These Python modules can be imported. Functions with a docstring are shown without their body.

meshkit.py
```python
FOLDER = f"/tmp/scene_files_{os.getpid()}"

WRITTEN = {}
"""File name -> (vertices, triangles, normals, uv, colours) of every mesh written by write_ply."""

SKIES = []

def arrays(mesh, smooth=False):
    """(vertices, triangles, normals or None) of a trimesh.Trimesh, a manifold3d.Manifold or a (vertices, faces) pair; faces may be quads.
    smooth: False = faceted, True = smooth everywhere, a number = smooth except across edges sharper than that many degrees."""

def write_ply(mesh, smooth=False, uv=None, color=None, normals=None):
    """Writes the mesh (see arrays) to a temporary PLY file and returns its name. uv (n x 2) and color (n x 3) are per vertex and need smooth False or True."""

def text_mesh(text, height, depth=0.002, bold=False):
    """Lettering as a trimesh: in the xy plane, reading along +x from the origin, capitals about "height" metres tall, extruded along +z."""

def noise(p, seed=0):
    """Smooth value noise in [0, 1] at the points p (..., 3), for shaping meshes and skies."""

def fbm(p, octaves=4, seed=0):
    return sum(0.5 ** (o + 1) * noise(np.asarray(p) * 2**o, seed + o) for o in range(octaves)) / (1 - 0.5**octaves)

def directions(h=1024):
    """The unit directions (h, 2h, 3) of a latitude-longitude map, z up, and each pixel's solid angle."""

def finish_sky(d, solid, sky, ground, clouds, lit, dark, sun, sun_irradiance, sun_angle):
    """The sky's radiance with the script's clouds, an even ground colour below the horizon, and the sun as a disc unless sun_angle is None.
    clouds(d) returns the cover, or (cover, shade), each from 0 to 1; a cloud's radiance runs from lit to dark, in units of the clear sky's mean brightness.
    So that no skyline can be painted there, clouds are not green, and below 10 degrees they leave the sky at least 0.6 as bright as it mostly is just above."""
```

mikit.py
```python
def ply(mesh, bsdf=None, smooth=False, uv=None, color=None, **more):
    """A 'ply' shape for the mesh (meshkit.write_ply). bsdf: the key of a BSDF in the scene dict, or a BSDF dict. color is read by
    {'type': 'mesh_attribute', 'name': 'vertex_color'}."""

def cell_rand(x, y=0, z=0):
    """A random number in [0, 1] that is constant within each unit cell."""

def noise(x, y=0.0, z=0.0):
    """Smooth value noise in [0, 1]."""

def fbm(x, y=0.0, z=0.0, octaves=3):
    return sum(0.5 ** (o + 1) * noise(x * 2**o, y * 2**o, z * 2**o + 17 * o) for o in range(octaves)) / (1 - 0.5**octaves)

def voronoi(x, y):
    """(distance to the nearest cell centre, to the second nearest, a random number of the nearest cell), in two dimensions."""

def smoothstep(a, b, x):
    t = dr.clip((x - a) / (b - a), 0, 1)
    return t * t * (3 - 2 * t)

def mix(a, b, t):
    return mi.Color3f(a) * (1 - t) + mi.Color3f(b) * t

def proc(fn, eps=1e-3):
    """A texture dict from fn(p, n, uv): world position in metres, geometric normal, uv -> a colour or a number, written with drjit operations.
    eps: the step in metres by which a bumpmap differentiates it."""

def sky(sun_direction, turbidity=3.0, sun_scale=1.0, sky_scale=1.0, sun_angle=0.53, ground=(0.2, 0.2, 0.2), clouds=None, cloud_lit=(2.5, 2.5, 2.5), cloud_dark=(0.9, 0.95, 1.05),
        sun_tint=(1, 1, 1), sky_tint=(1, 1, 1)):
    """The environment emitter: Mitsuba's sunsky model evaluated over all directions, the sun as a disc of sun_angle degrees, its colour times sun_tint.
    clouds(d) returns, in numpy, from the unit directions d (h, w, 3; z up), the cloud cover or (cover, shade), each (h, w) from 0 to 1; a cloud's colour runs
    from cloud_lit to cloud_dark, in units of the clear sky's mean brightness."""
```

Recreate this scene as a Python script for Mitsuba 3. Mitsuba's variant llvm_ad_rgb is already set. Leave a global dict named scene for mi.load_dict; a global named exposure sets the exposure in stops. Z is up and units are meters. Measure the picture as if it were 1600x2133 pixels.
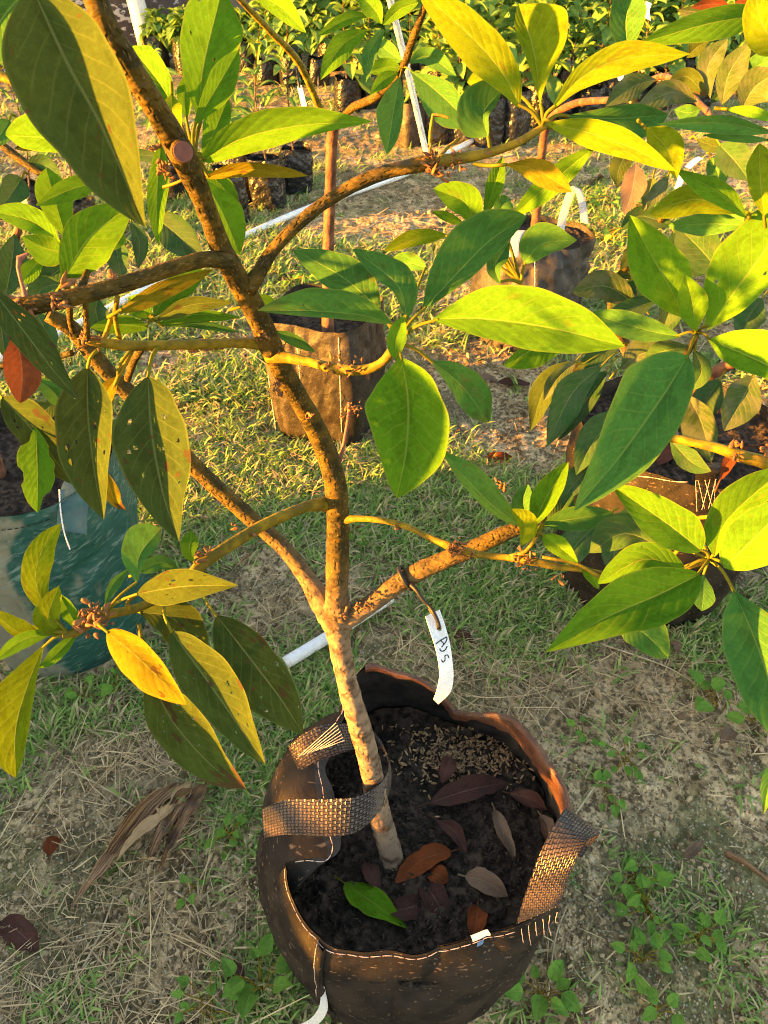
import math, random
import numpy as np, trimesh, drjit as dr, mitsuba as mi
import mikit, meshkit
from mikit import proc, noise, fbm, voronoi, cell_rand, smoothstep, mix

# ------------------------------------------------------------------ camera, sky, exposure
CAM = np.array([0.0, 0.0, 1.35])
PITCH = math.radians(40.0)
F = 1537.0                                   # focal length in pixels of a 1600 px wide picture
RIGHT = np.array([1.0, 0, 0])
UP = np.array([0, math.sin(PITCH), math.cos(PITCH)])
FWD = np.array([0, math.cos(PITCH), -math.sin(PITCH)])
SUN_AZ, SUN_EL = math.radians(72.0), math.radians(6.0)
SUN = [-math.sin(SUN_AZ) * math.cos(SUN_EL), -math.cos(SUN_AZ) * math.cos(SUN_EL), math.sin(SUN_EL)]
exposure = 5.35
T = mi.ScalarTransform4f
scene, labels = {}, {}
scene['camera'] = {'type': 'thinlens', 'fov': 2 * math.degrees(math.atan(800 / F)), 'fov_axis': 'x', 'aperture_radius': 0.0008, 'focus_distance': 0.85,
                   'near_clip': 0.02, 'far_clip': 400.0,
                   'to_world': T().look_at(origin=CAM.tolist(), target=(CAM + FWD).tolist(), up=[0, 0, 1])}
scene['sky'] = mikit.sky(SUN, turbidity=3.0, sun_tint=(1.20, 1.0, 0.48), sun_scale=1.55, sun_angle=1.2, sky_tint=(1.20, 1.0, 0.90), ground=(0.16, 0.15, 0.1))

rng = np.random.default_rng(7)
random.seed(7)


# ------------------------------------------------------------------ geometry helpers
def P(x, y, d):
    """The point whose picture lies at pixel (x, y) of the 1600 x 2133 photograph at optical depth d."""
    return CAM + d * (FWD + (x - 800) / F * RIGHT - (y - 1066.5) / F * UP)


def G(x, y, z=0.0):
    """The point at height z seen at that pixel."""
    v = FWD + (x - 800) / F * RIGHT - (y - 1066.5) / F * UP
    return CAM + v * (z - CAM[2]) / v[2]


def depth(p):
    return float((np.asarray(p) - CAM) @ FWD)


def unit(v):
    v = np.asarray(v, float)
    return v / np.maximum(np.linalg.norm(v, axis=-1, keepdims=True), 1e-12)


def spline(pts, n):
    """Catmull-Rom through the control points, n samples, even in arc length."""
    pts = np.asarray(pts, float)
    if len(pts) == 2:
        return pts[0] + (pts[1] - pts[0]) * np.linspace(0, 1, n)[:, None]
    q = np.vstack([2 * pts[0] - pts[1], pts, 2 * pts[-1] - pts[-2]])
    out = []
    for i in range(len(pts) - 1):
        a, b, c, d = q[i:i + 4]
        t = np.linspace(0, 1, 24, endpoint=False)[:, None]
        out.append(0.5 * (2 * b + (c - a) * t + (2 * a - 5 * b + 4 * c - d) * t * t + (3 * b - a - 3 * c + d) * t ** 3))
    out = np.vstack(out + [pts[-1:]])
    k = 3 if pts.shape[1] >= 3 else 2
    s = np.r_[0, np.cumsum(np.linalg.norm(np.diff(out[:, :k], axis=0), axis=1))]
    u = np.linspace(0, s[-1], n)
    return np.stack([np.interp(u, s, out[:, j]) for j in range(out.shape[1])], 1)


def frames(p):
    t = unit(np.gradient(p, axis=0))
    a = np.array([0, 0, 1.0]) if abs(t[0][2]) < 0.9 else np.array([1.0, 0, 0])
    n = [unit(a - t[0] * (a @ t[0]))]
    for i in range(1, len(p)):
        v = n[-1] - t[i] * (n[-1] @ t[i])
        n.append(unit(v))
    n = np.array(n)
    return t, n, np.cross(t, n)


def grid_faces(nu, nv, wrap=False):
    i, j = np.meshgrid(np.arange(nu - 1), np.arange(nv if wrap else nv - 1), indexing='ij')
    a = i * nv + j
    b = i * nv + (j + 1) % nv
    f = np.stack([a, b, b + nv, a + nv], -1).reshape(-1, 4)
    return np.vstack([f[:, [0, 1, 2]], f[:, [0, 2, 3]]])


def tube(pts, radii, seg=10, n=None, rough=0.0, freq=60.0, seed=0, caps=True, knots=0.0):
    """Closed tapered tube; radii run along the control points. Returns (v, f, uv): u = metres along, v = angle."""
    pts = np.asarray(pts, float)
    length = np.linalg.norm(np.diff(pts, axis=0), axis=1).sum()
    n = n or max(3, int(length / (0.006 if freq < 100 else 0.003)))
    c = spline(np.c_[pts, np.broadcast_to(radii, len(pts))], n)
    p, r = c[:, :3], np.maximum(c[:, 3], 1e-5)
    t, a, b = frames(p)
    ang = np.arange(seg) / seg * 2 * np.pi
    d = a[:, None] * np.cos(ang)[None, :, None] + b[:, None] * np.sin(ang)[None, :, None]
    v = p[:, None] + d * r[:, None, None]
    if rough:
        m = (meshkit.fbm(v * freq, 3, seed) - 0.5) * 2 * rough
        v = v + d * (r[:, None] * m)[..., None]
    if knots:
        s = np.linspace(0, length, n)
        m = knots * np.exp(-((s % 0.055 - 0.03) / 0.004) ** 2)
        v = v + d * (r * m)[:, None, None]
    f = grid_faces(n, seg, True)
    uv = np.stack(np.meshgrid(np.linspace(0, length, n), ang, indexing='ij'), -1).reshape(-1, 2)
    v = v.reshape(-1, 3)
    if caps:
        k = len(v)
        v = np.vstack([v, p[:1], p[-1:]])
        uv = np.vstack([uv, [[0, 0]], [[length, 0]]])
        j = np.arange(seg)
        f = np.vstack([f, np.stack([np.full(seg, k), (j + 1) % seg, j], 1), np.stack([np.full(seg, k + 1), (n - 1) * seg + j, (n - 1) * seg + (j + 1) % seg], 1)])
    return v, f[:, ::1], uv


def join(parts):
    """Joins (v, f) or (v, f, uv) or (v, f, uv, col) tuples."""
    n, fs = 0, []
    for q in parts:
        fs.append(np.asarray(q[1]) + n)
        n += len(q[0])
    return tuple([np.vstack([q[0] for q in parts]), np.vstack(fs)] + [np.vstack([q[k] for q in parts]) for k in range(2, min(len(q) for q in parts))])


taken = {}


def key(name, parent=None):
    full = (parent + '__' if parent else '') + name
    k = taken.get(full, 0)
    taken[full] = k + 1
    return full if k == 0 else f'{full}_{k:03d}'


def add(name, mesh, bsdf, parent=None, smooth=True, label=None, cat=None, group=None, kind=None, col=None):
    k = key(name, parent)
    m = (mesh[0], mesh[1])
    uv = mesh[2] if len(mesh) > 2 and smooth in (True, False) else None
    scene[k] = mikit.ply(m, bsdf, smooth=smooth, uv=uv, color=col)
    tag(k, label, cat, group, kind)
    return k


def tag(k, label=None, cat=None, group=None, kind=None):
    e = {a: b for a, b in (('label', label), ('category', cat), ('group', group), ('kind', kind)) if b}
    if e:
        labels[k] = e


def thing(name, label, cat, group=None):
    k = key(name)
    tag(k, label, cat, group)
    return k


# ------------------------------------------------------------------ materials
def leaf_bsdf(name, base, dark, vein, rough=0.36, trans=0.7, spots=0.0, spot_col=(0.16, 0.07, 0.02), dust=0.0, dust_col=(0.30, 0.24, 0.14), edge=None, gloss=1.5, veins=0.45, relief=0.0002, stalk=(0.17, 0.165, 0.02)):
    def fn(p, n, uv):
        ident = dr.floor(uv.x * 0.5)
        u = uv.x - 2 * ident
        v = dr.abs(uv.y)
        pet = smoothstep(2.5, 2.6, uv.y)
        r1, r2 = cell_rand(ident, 3), cell_rand(ident, 9)
        c = mix(dark, base, dr.clip(0.35 + 0.5 * r1 + 0.5 * (fbm(p.x * 45, p.y * 45, p.z * 45) - 0.5), 0, 1))
        c = c * (0.86 + 0.28 * r2) * (0.9 + 0.2 * noise(p.x * 320, p.y * 320, p.z * 320))
        side = u * 9 - v * 2.6 + 0.25 * noise(u * 7 + ident, v * 3) + dr.select(uv.y > 0, 0.0, 0.43)
        dv = dr.abs(side - dr.floor(side) - 0.5) * 2
        lines = (1 - smoothstep(0.05, 0.13, dv)) * (1 - smoothstep(0.6, 0.92, v)) * 0.5
        net = dr.abs(noise(u * 46 + ident, v * 15 + ident, 2) - 0.5) * 2
        c = c * (1 + 0.16 * (1 - smoothstep(0.0, 0.22, net)))
        blot = fbm(u * 7 + ident * 1.7, uv.y * 3 + ident, 5, 3)
        c = mix(c, c * 0.72, smoothstep(0.52, 0.66, blot) * 0.6)
        rib = (1 - smoothstep(0.018, 0.05, v + 0.012 * u))
        c = mix(c, vein, dr.clip(dr.maximum(rib * 0.85, lines * veins), 0, 1))
        if edge is not None:
            c = mix(c, edge, smoothstep(0.93, 0.985, v) * 0.5)
        if dust:
            q = fbm(p.x * 60, p.y * 60, p.z * 60)
            c = mix(c, dust_col, dust * smoothstep(0.35, 0.7, q))
        if spots:
            q = noise(u * 6 + ident * 7.3, uv.y * 2.2 + ident * 3.1, ident)
            q2 = noise(u * 22 + ident * 7.3, uv.y * 9 + ident * 3.1, ident)
            c = mix(c, spot_col, spots * smoothstep(0.80, 0.85, q * 0.75 + q2 * 0.25))
            c = mix(c, (0.07, 0.04, 0.015), spots * 0.8 * smoothstep(0.92, 0.95, q2))
            tip = smoothstep(0.80, 0.86, u + 0.22 * (noise(u * 9 + ident, uv.y * 4 + ident) - 0.5) + 0.05 * uv.y) * (r1 > 0.93)      # some old leaves have a dead brown tip
            c = mix(c, (0.070, 0.034, 0.018), tip * spots)
        return mix(c, stalk, pet)

    def bump(p, n, uv):
        ident = dr.floor(uv.x * 0.5)
        u, v = uv.x - 2 * ident, dr.abs(uv.y)
        side = u * 9 - v * 2.6 + dr.select(uv.y > 0, 0.0, 0.43)
        dv = dr.abs(side - dr.floor(side) - 0.5) * 2
        return (1 - smoothstep(0.0, 0.7, dv)) * -0.7 + 0.8 * noise(p.x * 110, p.y * 110, p.z * 110)

    scene[name] = {'type': 'bumpmap', 'bump': proc(bump, 6e-4), 'scale': relief,
                   'nested': {'type': 'principledthin', 'base_color': proc(fn), 'roughness': rough, 'diff_trans': trans, 'eta': gloss}}


leaf_bsdf('leaf_young_sunlit', (0.160, 0.215, 0.006), (0.105, 0.170, 0.007), (0.22, 0.26, 0.04), 0.42, 0.6, spots=0.4, spot_col=(0.16, 0.12, 0.01), veins=0.7, edge=(0.22, 0.25, 0.03), gloss=1.38)  # young leaf with direct sun put into a yellower base colour
leaf_bsdf('leaf_young', (0.105, 0.230, 0.010), (0.060, 0.165, 0.012), (0.19, 0.27, 0.04), 0.30, 0.6, spots=0.25, spot_col=(0.16, 0.14, 0.02), edge=(0.20, 0.25, 0.03), gloss=1.42, veins=0.65)
leaf_bsdf('leaf_mature', (0.068, 0.172, 0.028), (0.040, 0.124, 0.028), (0.14, 0.23, 0.05), 0.23, 0.3, spots=0.3, spot_col=(0.12, 0.10, 0.03), edge=(0.15, 0.20, 0.04), gloss=1.5, veins=0.65)
leaf_bsdf('leaf_shaded', (0.042, 0.098, 0.026), (0.028, 0.070, 0.024), (0.12, 0.16, 0.05), 0.30, 0.2, gloss=1.45, veins=0.7, dust=0.15, dust_col=(.14, .13, .09))  # mature leaf with shade put into a darker base colour, lightly dusted
leaf_bsdf('leaf_old', (0.052, 0.074, 0.013), (0.029, 0.052, 0.015), (0.11, 0.135, 0.045), 0.36, 0.14, spots=0.8, spot_col=(0.050, 0.030, 0.015), edge=(0.10, 0.12, 0.03), veins=0.5, relief=0.00018, gloss=1.42)
leaf_bsdf('leaf_dusty', (0.064, 0.096, 0.028), (0.040, 0.068, 0.022), (0.17, 0.19, 0.08), 0.45, 0.3, dust=0.45, dust_col=(.14, .14, .08), veins=0.8, relief=0.0003)
leaf_bsdf('leaf_yellowing_sunlit', (0.185, 0.150, 0.008), (0.120, 0.110, 0.008), (0.24, 0.20, 0.03), 0.45, 0.5, spots=0.85, spot_col=(0.10, 0.05, 0.012), edge=(0.2, 0.16, 0.03), gloss=1.38, veins=0.7)  # ageing yellow leaf; sunlight on lit leaves is also put into this colour
leaf_bsdf('leaf_brown', (0.17, 0.050, 0.018), (0.08, 0.024, 0.012), (0.2, 0.09, 0.045), 0.5, 0.3, stalk=(0.1, 0.05, 0.03))
leaf_bsdf('leaf_dead', (0.085, 0.038, 0.030), (0.035, 0.020, 0.019), (0.14, 0.085, 0.065), 0.42, 0.1, dust=0.3, dust_col=(0.05, 0.035, 0.028), stalk=(0.06, 0.035, 0.025))
leaf_bsdf('leaf_dry', (0.21, 0.145, 0.100), (0.11, 0.075, 0.053), (0.27, 0.20, 0.14), 0.6, 0.2, dust=0.4, dust_col=(0.13, 0.095, 0.07), stalk=(0.2, 0.14, 0.09))
leaf_bsdf('leaf_far', (0.20, 0.34, 0.075), (0.085, 0.20, 0.055), (0.26, 0.34, 0.12), 0.42, 0.6)
leaf_bsdf('leaf_weed', (0.175, 0.340, 0.055), (0.110, 0.255, 0.050), (0.24, 0.36, 0.10), 0.45, 0.75)


def bark_fn(p, n, uv):
    q = fbm(p.x * 70, p.y * 70, p.z * 70, 4)
    ring = fbm(p.x * 22, p.y * 22, p.z * 190, 3)
    old = 1 - smoothstep(0.56, 0.74, p.z + 0.06 * (q - 0.5))          # the stock below the graft has pale corky bark, the scion above is green-brown
    young = mix((0.034, 0.027, 0.007), (0.095, 0.062, 0.010), smoothstep(0.3, 0.7, q))
    cork = mix((0.070, 0.046, 0.030), (0.22, 0.160, 0.108), smoothstep(0.32, 0.62, 0.75 * q + 0.25 * ring))
    c = mix(young, cork, old)
    d1, d2, r = voronoi(uv.x * 150, uv.y * 5)
    c = mix(c, (0.20, 0.135, 0.055), (1 - smoothstep(0.12, 0.26, d1)) * (r > 0.72) * 0.75)
    return mix(c, (0.06, 0.045, 0.03), smoothstep(0.68, 0.76, fbm(p.x * 120, p.y * 120, p.z * 150)) * 0.7)


scene['bark'] = {'type': 'bumpmap', 'bump': proc(lambda p, n, uv: fbm(p.x * 130, p.y * 130, p.z * 260, 3) - 0.5 * smoothstep(0.6, 0.8, noise(uv.x * 260, uv.y * 3)), 5e-4), 'scale': 0.0030,
                 'nested': {'type': 'twosided', 'bsdf': {'type': 'principled', 'base_color': proc(bark_fn), 'roughness': 0.7, 'specular': 0.15}}}


def twig_fn(p, n, uv):
    q = fbm(p.x * 90, p.y * 90, p.z * 90, 3)
    c = mix((0.105, 0.083, 0.008), (0.23, 0.160, 0.010), smoothstep(0.3, 0.7, q))
    return mix(c, (0.16, 0.08, 0.04), smoothstep(0.66, 0.75, fbm(p.x * 160, p.y * 160, p.z * 160)) * 0.7)


def simple(name, fn, rough=0.7, spec=0.4, bump=None, bscale=0.001, eps=8e-4, **more):
    col = proc(fn) if callable(fn) else {'type': 'rgb', 'value': list(fn)}
    b = {'type': 'twosided', 'bsdf': {'type': 'principled', 'base_color': col, 'roughness': rough, 'specular': spec, **more}}
    scene[name] = b if bump is None else {'type': 'bumpmap', 'bump': proc(bump, eps), 'scale': bscale, 'nested': b}


simple('twig', twig_fn, 0.6, 0.15, bump=lambda p, n, uv: fbm(p.x * 200, p.y * 200, p.z * 200), bscale=0.0012)
simple('bud', lambda p, n, uv: mix((0.075, 0.030, 0.010), (0.22, 0.105, 0.032), noise(p.x * 260, p.y * 260, p.z * 260)), 0.7)
simple('shoot_red', lambda p, n, uv: mix((0.14, 0.05, 0.045), (0.22, 0.09, 0.06), noise(p.x * 200, p.y * 200, p.z * 200)), 0.6)
simple('cut_wood', lambda p, n, uv: mix((0.10, 0.035, 0.030), (0.16, 0.06, 0.045), noise(p.x * 300, p.y * 300, p.z * 300)), 0.6)


def ground_fn(p, n, uv):
    a = fbm(p.x * 2.3, p.y * 2.3, 0, 4)
    b = fbm(p.x * 26, p.y * 26, 0, 4)
    c = mix((0.175, 0.125, 0.062), (0.47, 0.355, 0.200), smoothstep(0.34, 0.68, 0.35 * a + 0.65 * b))
    c = c * (0.42 + 1.05 * smoothstep(0.28, 0.66, fbm(p.x * 100, p.y * 100, 5, 3)))
    c = mix(c, (0.13, 0.115, 0.062), smoothstep(0.52, 0.66, fbm(p.x * 9 + 4, p.y * 9, 3, 4)) * 0.6)      # damp, mossy crust
    c = mix(c, (0.13, 0.15, 0.055), smoothstep(0.55, 0.7, fbm(p.x * 5 + 9, p.y * 5, 8, 4)) * 0.55)
    d1, d2, r = voronoi(p.x * 150, p.y * 150)
    c = mix(c, (0.50, 0.44, 0.34), (1 - smoothstep(0.22, 0.34, d1)) * (r > 0.8) * 0.8)                     # grit
    c = mix(c, (0.10, 0.075, 0.05), (1 - smoothstep(0.2, 0.35, d1)) * (r < 0.16) * 0.8)
    return c * (0.82 + 0.36 * noise(p.x * 420, p.y * 420))


simple('soil_ground', ground_fn, 0.95, 0.15, bump=lambda p, n, uv: fbm(p.x * 75, p.y * 75, 0, 4) + 0.4 * noise(p.x * 330, p.y * 330), bscale=0.016, eps=1.2e-3)
simple('potting', lambda p, n, uv: mix((0.018, 0.014, 0.011), (0.07, 0.050, 0.036), smoothstep(0.35, 0.75, fbm(p.x * 95, p.y * 95, p.z * 95, 4))), 0.95, 0.2,
       bump=lambda p, n, uv: fbm(p.x * 140, p.y * 140, 0, 3), bscale=0.012)


def weave(u, v, k):
    """Height of a plain weave of k tapes per metre."""
    a, b = u * k, v * k
    odd = dr.floor(a) + dr.floor(b)
    odd = odd - 2 * dr.floor(odd * 0.5)
    fa, fb = a - dr.floor(a) - 0.5, b - dr.floor(b) - 0.5
    return dr.select(odd < 0.5, 1 - 3.2 * fa * fa, 1 - 3.2 * fb * fb)


def cloth(name, c0, c1, dirt, amount, k=420, rough=0.5, streak=0.3, spec=0.5):
    def fn(p, n, uv):
        q = fbm(p.x * 18, p.y * 18, p.z * 14, 4)
        c = mix(c0, c1, smoothstep(0.3, 0.7, fbm(p.x * 40, p.y * 40, p.z * 30, 3)))
        c = mix(c, dirt, amount * smoothstep(0.36, 0.68, q))
        fl = fbm(uv.x * 160, uv.y * 420, 2, 2)
        c = mix(c, (0.24, 0.17, 0.11), smoothstep(0.79, 0.85, fl) * streak)
        return c * (0.8 + 0.25 * weave(uv.x, uv.y, k))
    simple(name, fn, rough, spec, bump=lambda p, n, uv: weave(uv.x, uv.y, k) * 0.5 + 2.5 * fbm(p.x * 55, p.y * 55, p.z * 45, 3), bscale=0.0011, eps=5e-4)


cloth('cloth_brown', (0.008, 0.007, 0.006), (0.015, 0.012, 0.010), (0.036, 0.028, 0.021), 0.6, streak=0.6, rough=0.66, spec=0.22)
cloth('cloth_black', (0.010, 0.010, 0.011), (0.022, 0.021, 0.022), (0.050, 0.044, 0.038), 0.3, streak=0.15)
cloth('cloth_lining', (0.012, 0.011, 0.011), (0.024, 0.022, 0.020), (0.05, 0.042, 0.034), 0.4, streak=0.1)
cloth('cloth_hem', (0.06, 0.022, 0.012), (0.12, 0.045, 0.022), (0.15, 0.08, 0.045), 0.5, streak=0.5)
cloth('cloth_mid', (0.009, 0.007, 0.006), (0.018, 0.014, 0.012), (0.036, 0.027, 0.023), 0.5, 300, streak=0.4)
cloth('cloth_green', (0.012, 0.060, 0.058), (0.022, 0.088, 0.080), (0.19, 0.165, 0.12), 0.25, streak=0.15, rough=0.42)


def green_fn(p, n, uv):
    q = fbm(p.x * 16, p.y * 16, p.z * 9, 4)
    c = mix((0.009, 0.058, 0.052), (0.024, 0.098, 0.080), fbm(p.x * 40, p.y * 40, p.z * 60, 3))
    mud = smoothstep(0.38, 0.55, q + 0.55 * (0.5 - smoothstep(-0.80, -0.62, p.x)))      # dried mud, thick on the side that lay on the ground
    c = mix(c, (0.30, 0.26, 0.185), mud * 0.6)
    scr = fbm(uv.x * 30 + uv.y * 90, uv.y * 260 - uv.x * 60, 1, 2)
    return mix(c, (0.16, 0.24, 0.22), smoothstep(0.68, 0.75, scr) * 0.5)


simple('cloth_teal', green_fn, 0.42, 0.5, bump=lambda p, n, uv: weave(uv.x, uv.y, 300) * 0.3 + 3 * fbm(p.x * 45, p.y * 45, p.z * 60, 3), bscale=0.0016)


def strap_fn(p, n, uv):
    w = weave(uv.x * 0.7, uv.y, 240)
    c = mix((0.005, 0.005, 0.007), (0.042, 0.032, 0.030), smoothstep(0.4, 0.98, w))
    c = c * (0.6 + 0.8 * noise(p.x * 150, p.y * 150, p.z * 150))
    return mix(c, (0.20, 0.13, 0.085), smoothstep(0.45, 0.7, fbm(p.x * 40, p.y * 40, p.z * 40)) * 0.4 * smoothstep(0.5, 0.95, w))


simple('strap_web', strap_fn, 0.30, 0.7, bump=lambda p, n, uv: weave(uv.x * 0.7, uv.y, 240), bscale=0.0022, eps=4e-4)
simple('strap_pale', lambda p, n, uv: mix((0.10, 0.09, 0.085), (0.62, 0.58, 0.55), smoothstep(0.3, 0.8, weave(uv.x, uv.y, 180))), 0.5, bump=lambda p, n, uv: weave(uv.x, uv.y, 180), bscale=0.002)
simple('thread', lambda p, n, uv: mix((0.50, 0.32, 0.25), (0.74, 0.60, 0.52), noise(p.x * 220, p.y * 220, p.z * 220)), 0.7)
simple('thread_white', (0.66, 0.63, 0.60), 0.7)
simple('plastic_black', lambda p, n, uv: mix((0.009, 0.011, 0.015), (0.024, 0.026, 0.031), smoothstep(0.45, 0.8, fbm(p.x * 30, p.y * 30, p.z * 30, 4))), 0.33, 0.5, bump=lambda p, n, uv: fbm(p.x * 45, p.y * 45, p.z * 35, 3), bscale=0.014, eps=2e-3)
simple('plastic_tan', lambda p, n, uv: mix((0.24, 0.15, 0.10), (0.38, 0.26, 0.18), fbm(p.x * 40, p.y * 40, p.z * 40)), 0.7)
simple('pvc', lambda p, n, uv: mix((0.74, 0.76, 0.79), (0.62, 0.62, 0.60), smoothstep(0.55, 0.8, fbm(p.x * 25, p.y * 25, p.z * 25, 4)) * 0.8), 0.32, 0.5)
simple('tag_white', lambda p, n, uv: mix((0.80, 0.81, 0.83), (0.70, 0.70, 0.69), smoothstep(0.5, 0.8, fbm(p.x * 70, p.y * 70, p.z * 70))), 0.38, 0.5)
simple('ink', (0.012, 0.012, 0.016), 0.5)
simple('cord', (0.010, 0.010, 0.011), 0.55)
simple('paper', (0.68, 0.66, 0.62), 0.7)
simple('blue_tape', (0.12, 0.22, 0.42), 0.5)
simple('husk', lambda p, n, uv: mix((0.14, 0.075, 0.035), (0.40, 0.26, 0.13), cell_rand(dr.floor(uv.x), 4)), 0.75)


def banana_fn(p, n, uv):
    s = fbm(uv.x * 5, uv.y * 11, 3, 3)
    c = mix((0.085, 0.042, 0.018), (0.33, 0.190, 0.090), smoothstep(0.35, 0.7, s))
    return mix(c, (0.045, 0.028, 0.022), smoothstep(0.55, 0.7, fbm(p.x * 22, p.y * 22, p.z * 22, 3)) * 0.75)


simple('banana_pale', lambda p, n, uv: mix((0.26, 0.165, 0.080), (0.45, 0.30, 0.15), fbm(uv.x * 5, uv.y * 11, 3, 3)), 0.6)
simple('banana_dry', banana_fn, 0.6, 0.4, bump=lambda p, n, uv: fbm(uv.x * 4, uv.y * 16, 1, 2), bscale=0.003)


def wall_fn(p, n, uv):
    c = mix((0.050, 0.040, 0.038), (0.10, 0.084, 0.080), fbm(p.x * 3, p.z * 4, 1, 4))
    q = fbm(p.x * 16, p.z * 34, 4, 3)
    return mix(c, (0.50, 0.49, 0.48), smoothstep(0.60, 0.66, q) * 0.8)


simple('wall_flaked', wall_fn, 0.85, 0.2, bump=lambda p, n, uv: fbm(p.x * 9, p.z * 12, 2, 3), bscale=0.02, eps=4e-3)
simple('plank_grey', lambda p, n, uv: mix((0.11, 0.09, 0.075), (0.20, 0.17, 0.145), fbm(p.x * 14, p.y * 14, p.z * 2, 4)), 0.85)
simple('post_white', lambda p, n, uv: mix((0.72, 0.72, 0.73), (0.45, 0.43, 0.41), smoothstep(0.5, 0.75, fbm(p.x * 18, p.y * 18, p.z * 6, 4))), 0.7)
simple('drum_white', (0.78, 0.80, 0.82), 0.35)
simple('drum_green', (0.02, 0.26, 0.12), 0.4)
scene['grass_bsdf'] = {'type': 'principledthin', 'base_color': {'type': 'mesh_attribute', 'name': 'vertex_color'}, 'roughness': 0.5, 'diff_trans': 0.6, 'eta': 1.4}
scene['straw_bsdf'] = {'type': 'twosided', 'bsdf': {'type': 'principled', 'base_color': {'type': 'mesh_attribute', 'name': 'vertex_color'}, 'roughness': 0.65, 'specular': 0.3}}


# ------------------------------------------------------------------ the ground
def gz(x, y):
    p = np.stack(np.broadcast_arrays(x, y, 0.0), -1)
    return 0.05 * (meshkit.fbm(p * 1.1, 3, 3) - 0.5) + 0.022 * (meshkit.fbm(p * 6.0, 3, 5) - 0.5) + 0.016 * (meshkit.fbm(p * 26.0, 3, 6) - 0.5)


def on_ground(x, y):
    """The ground point at a pixel."""
    g = G(x, y)
    for _ in range(3):
        g = G(x, y, float(gz(g[0], g[1])))
    return g


ys = np.r_[np.linspace(-3, 0.2, 14)[:-1], 0.2 + 110 * (np.linspace(0, 1, 640) ** 3.6)]
xs0 = np.sign(np.linspace(-1, 1, 481)) * np.abs(np.linspace(-1, 1, 481)) ** 1.5
vx = xs0[None, :] * (1.35 + 0.95 * np.maximum(ys, 0.3))[:, None]
vy = np.repeat(ys[:, None], len(xs0), 1)
gv = np.stack([vx, vy, gz(vx, vy)], -1).reshape(-1, 3)
gf = grid_faces(len(ys), len(xs0))
add('ground', (gv, gf[:, ::-1]), 'soil_ground', smooth=True, kind='structure', label='bare sandy soil with grass and litter under the bags')

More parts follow.
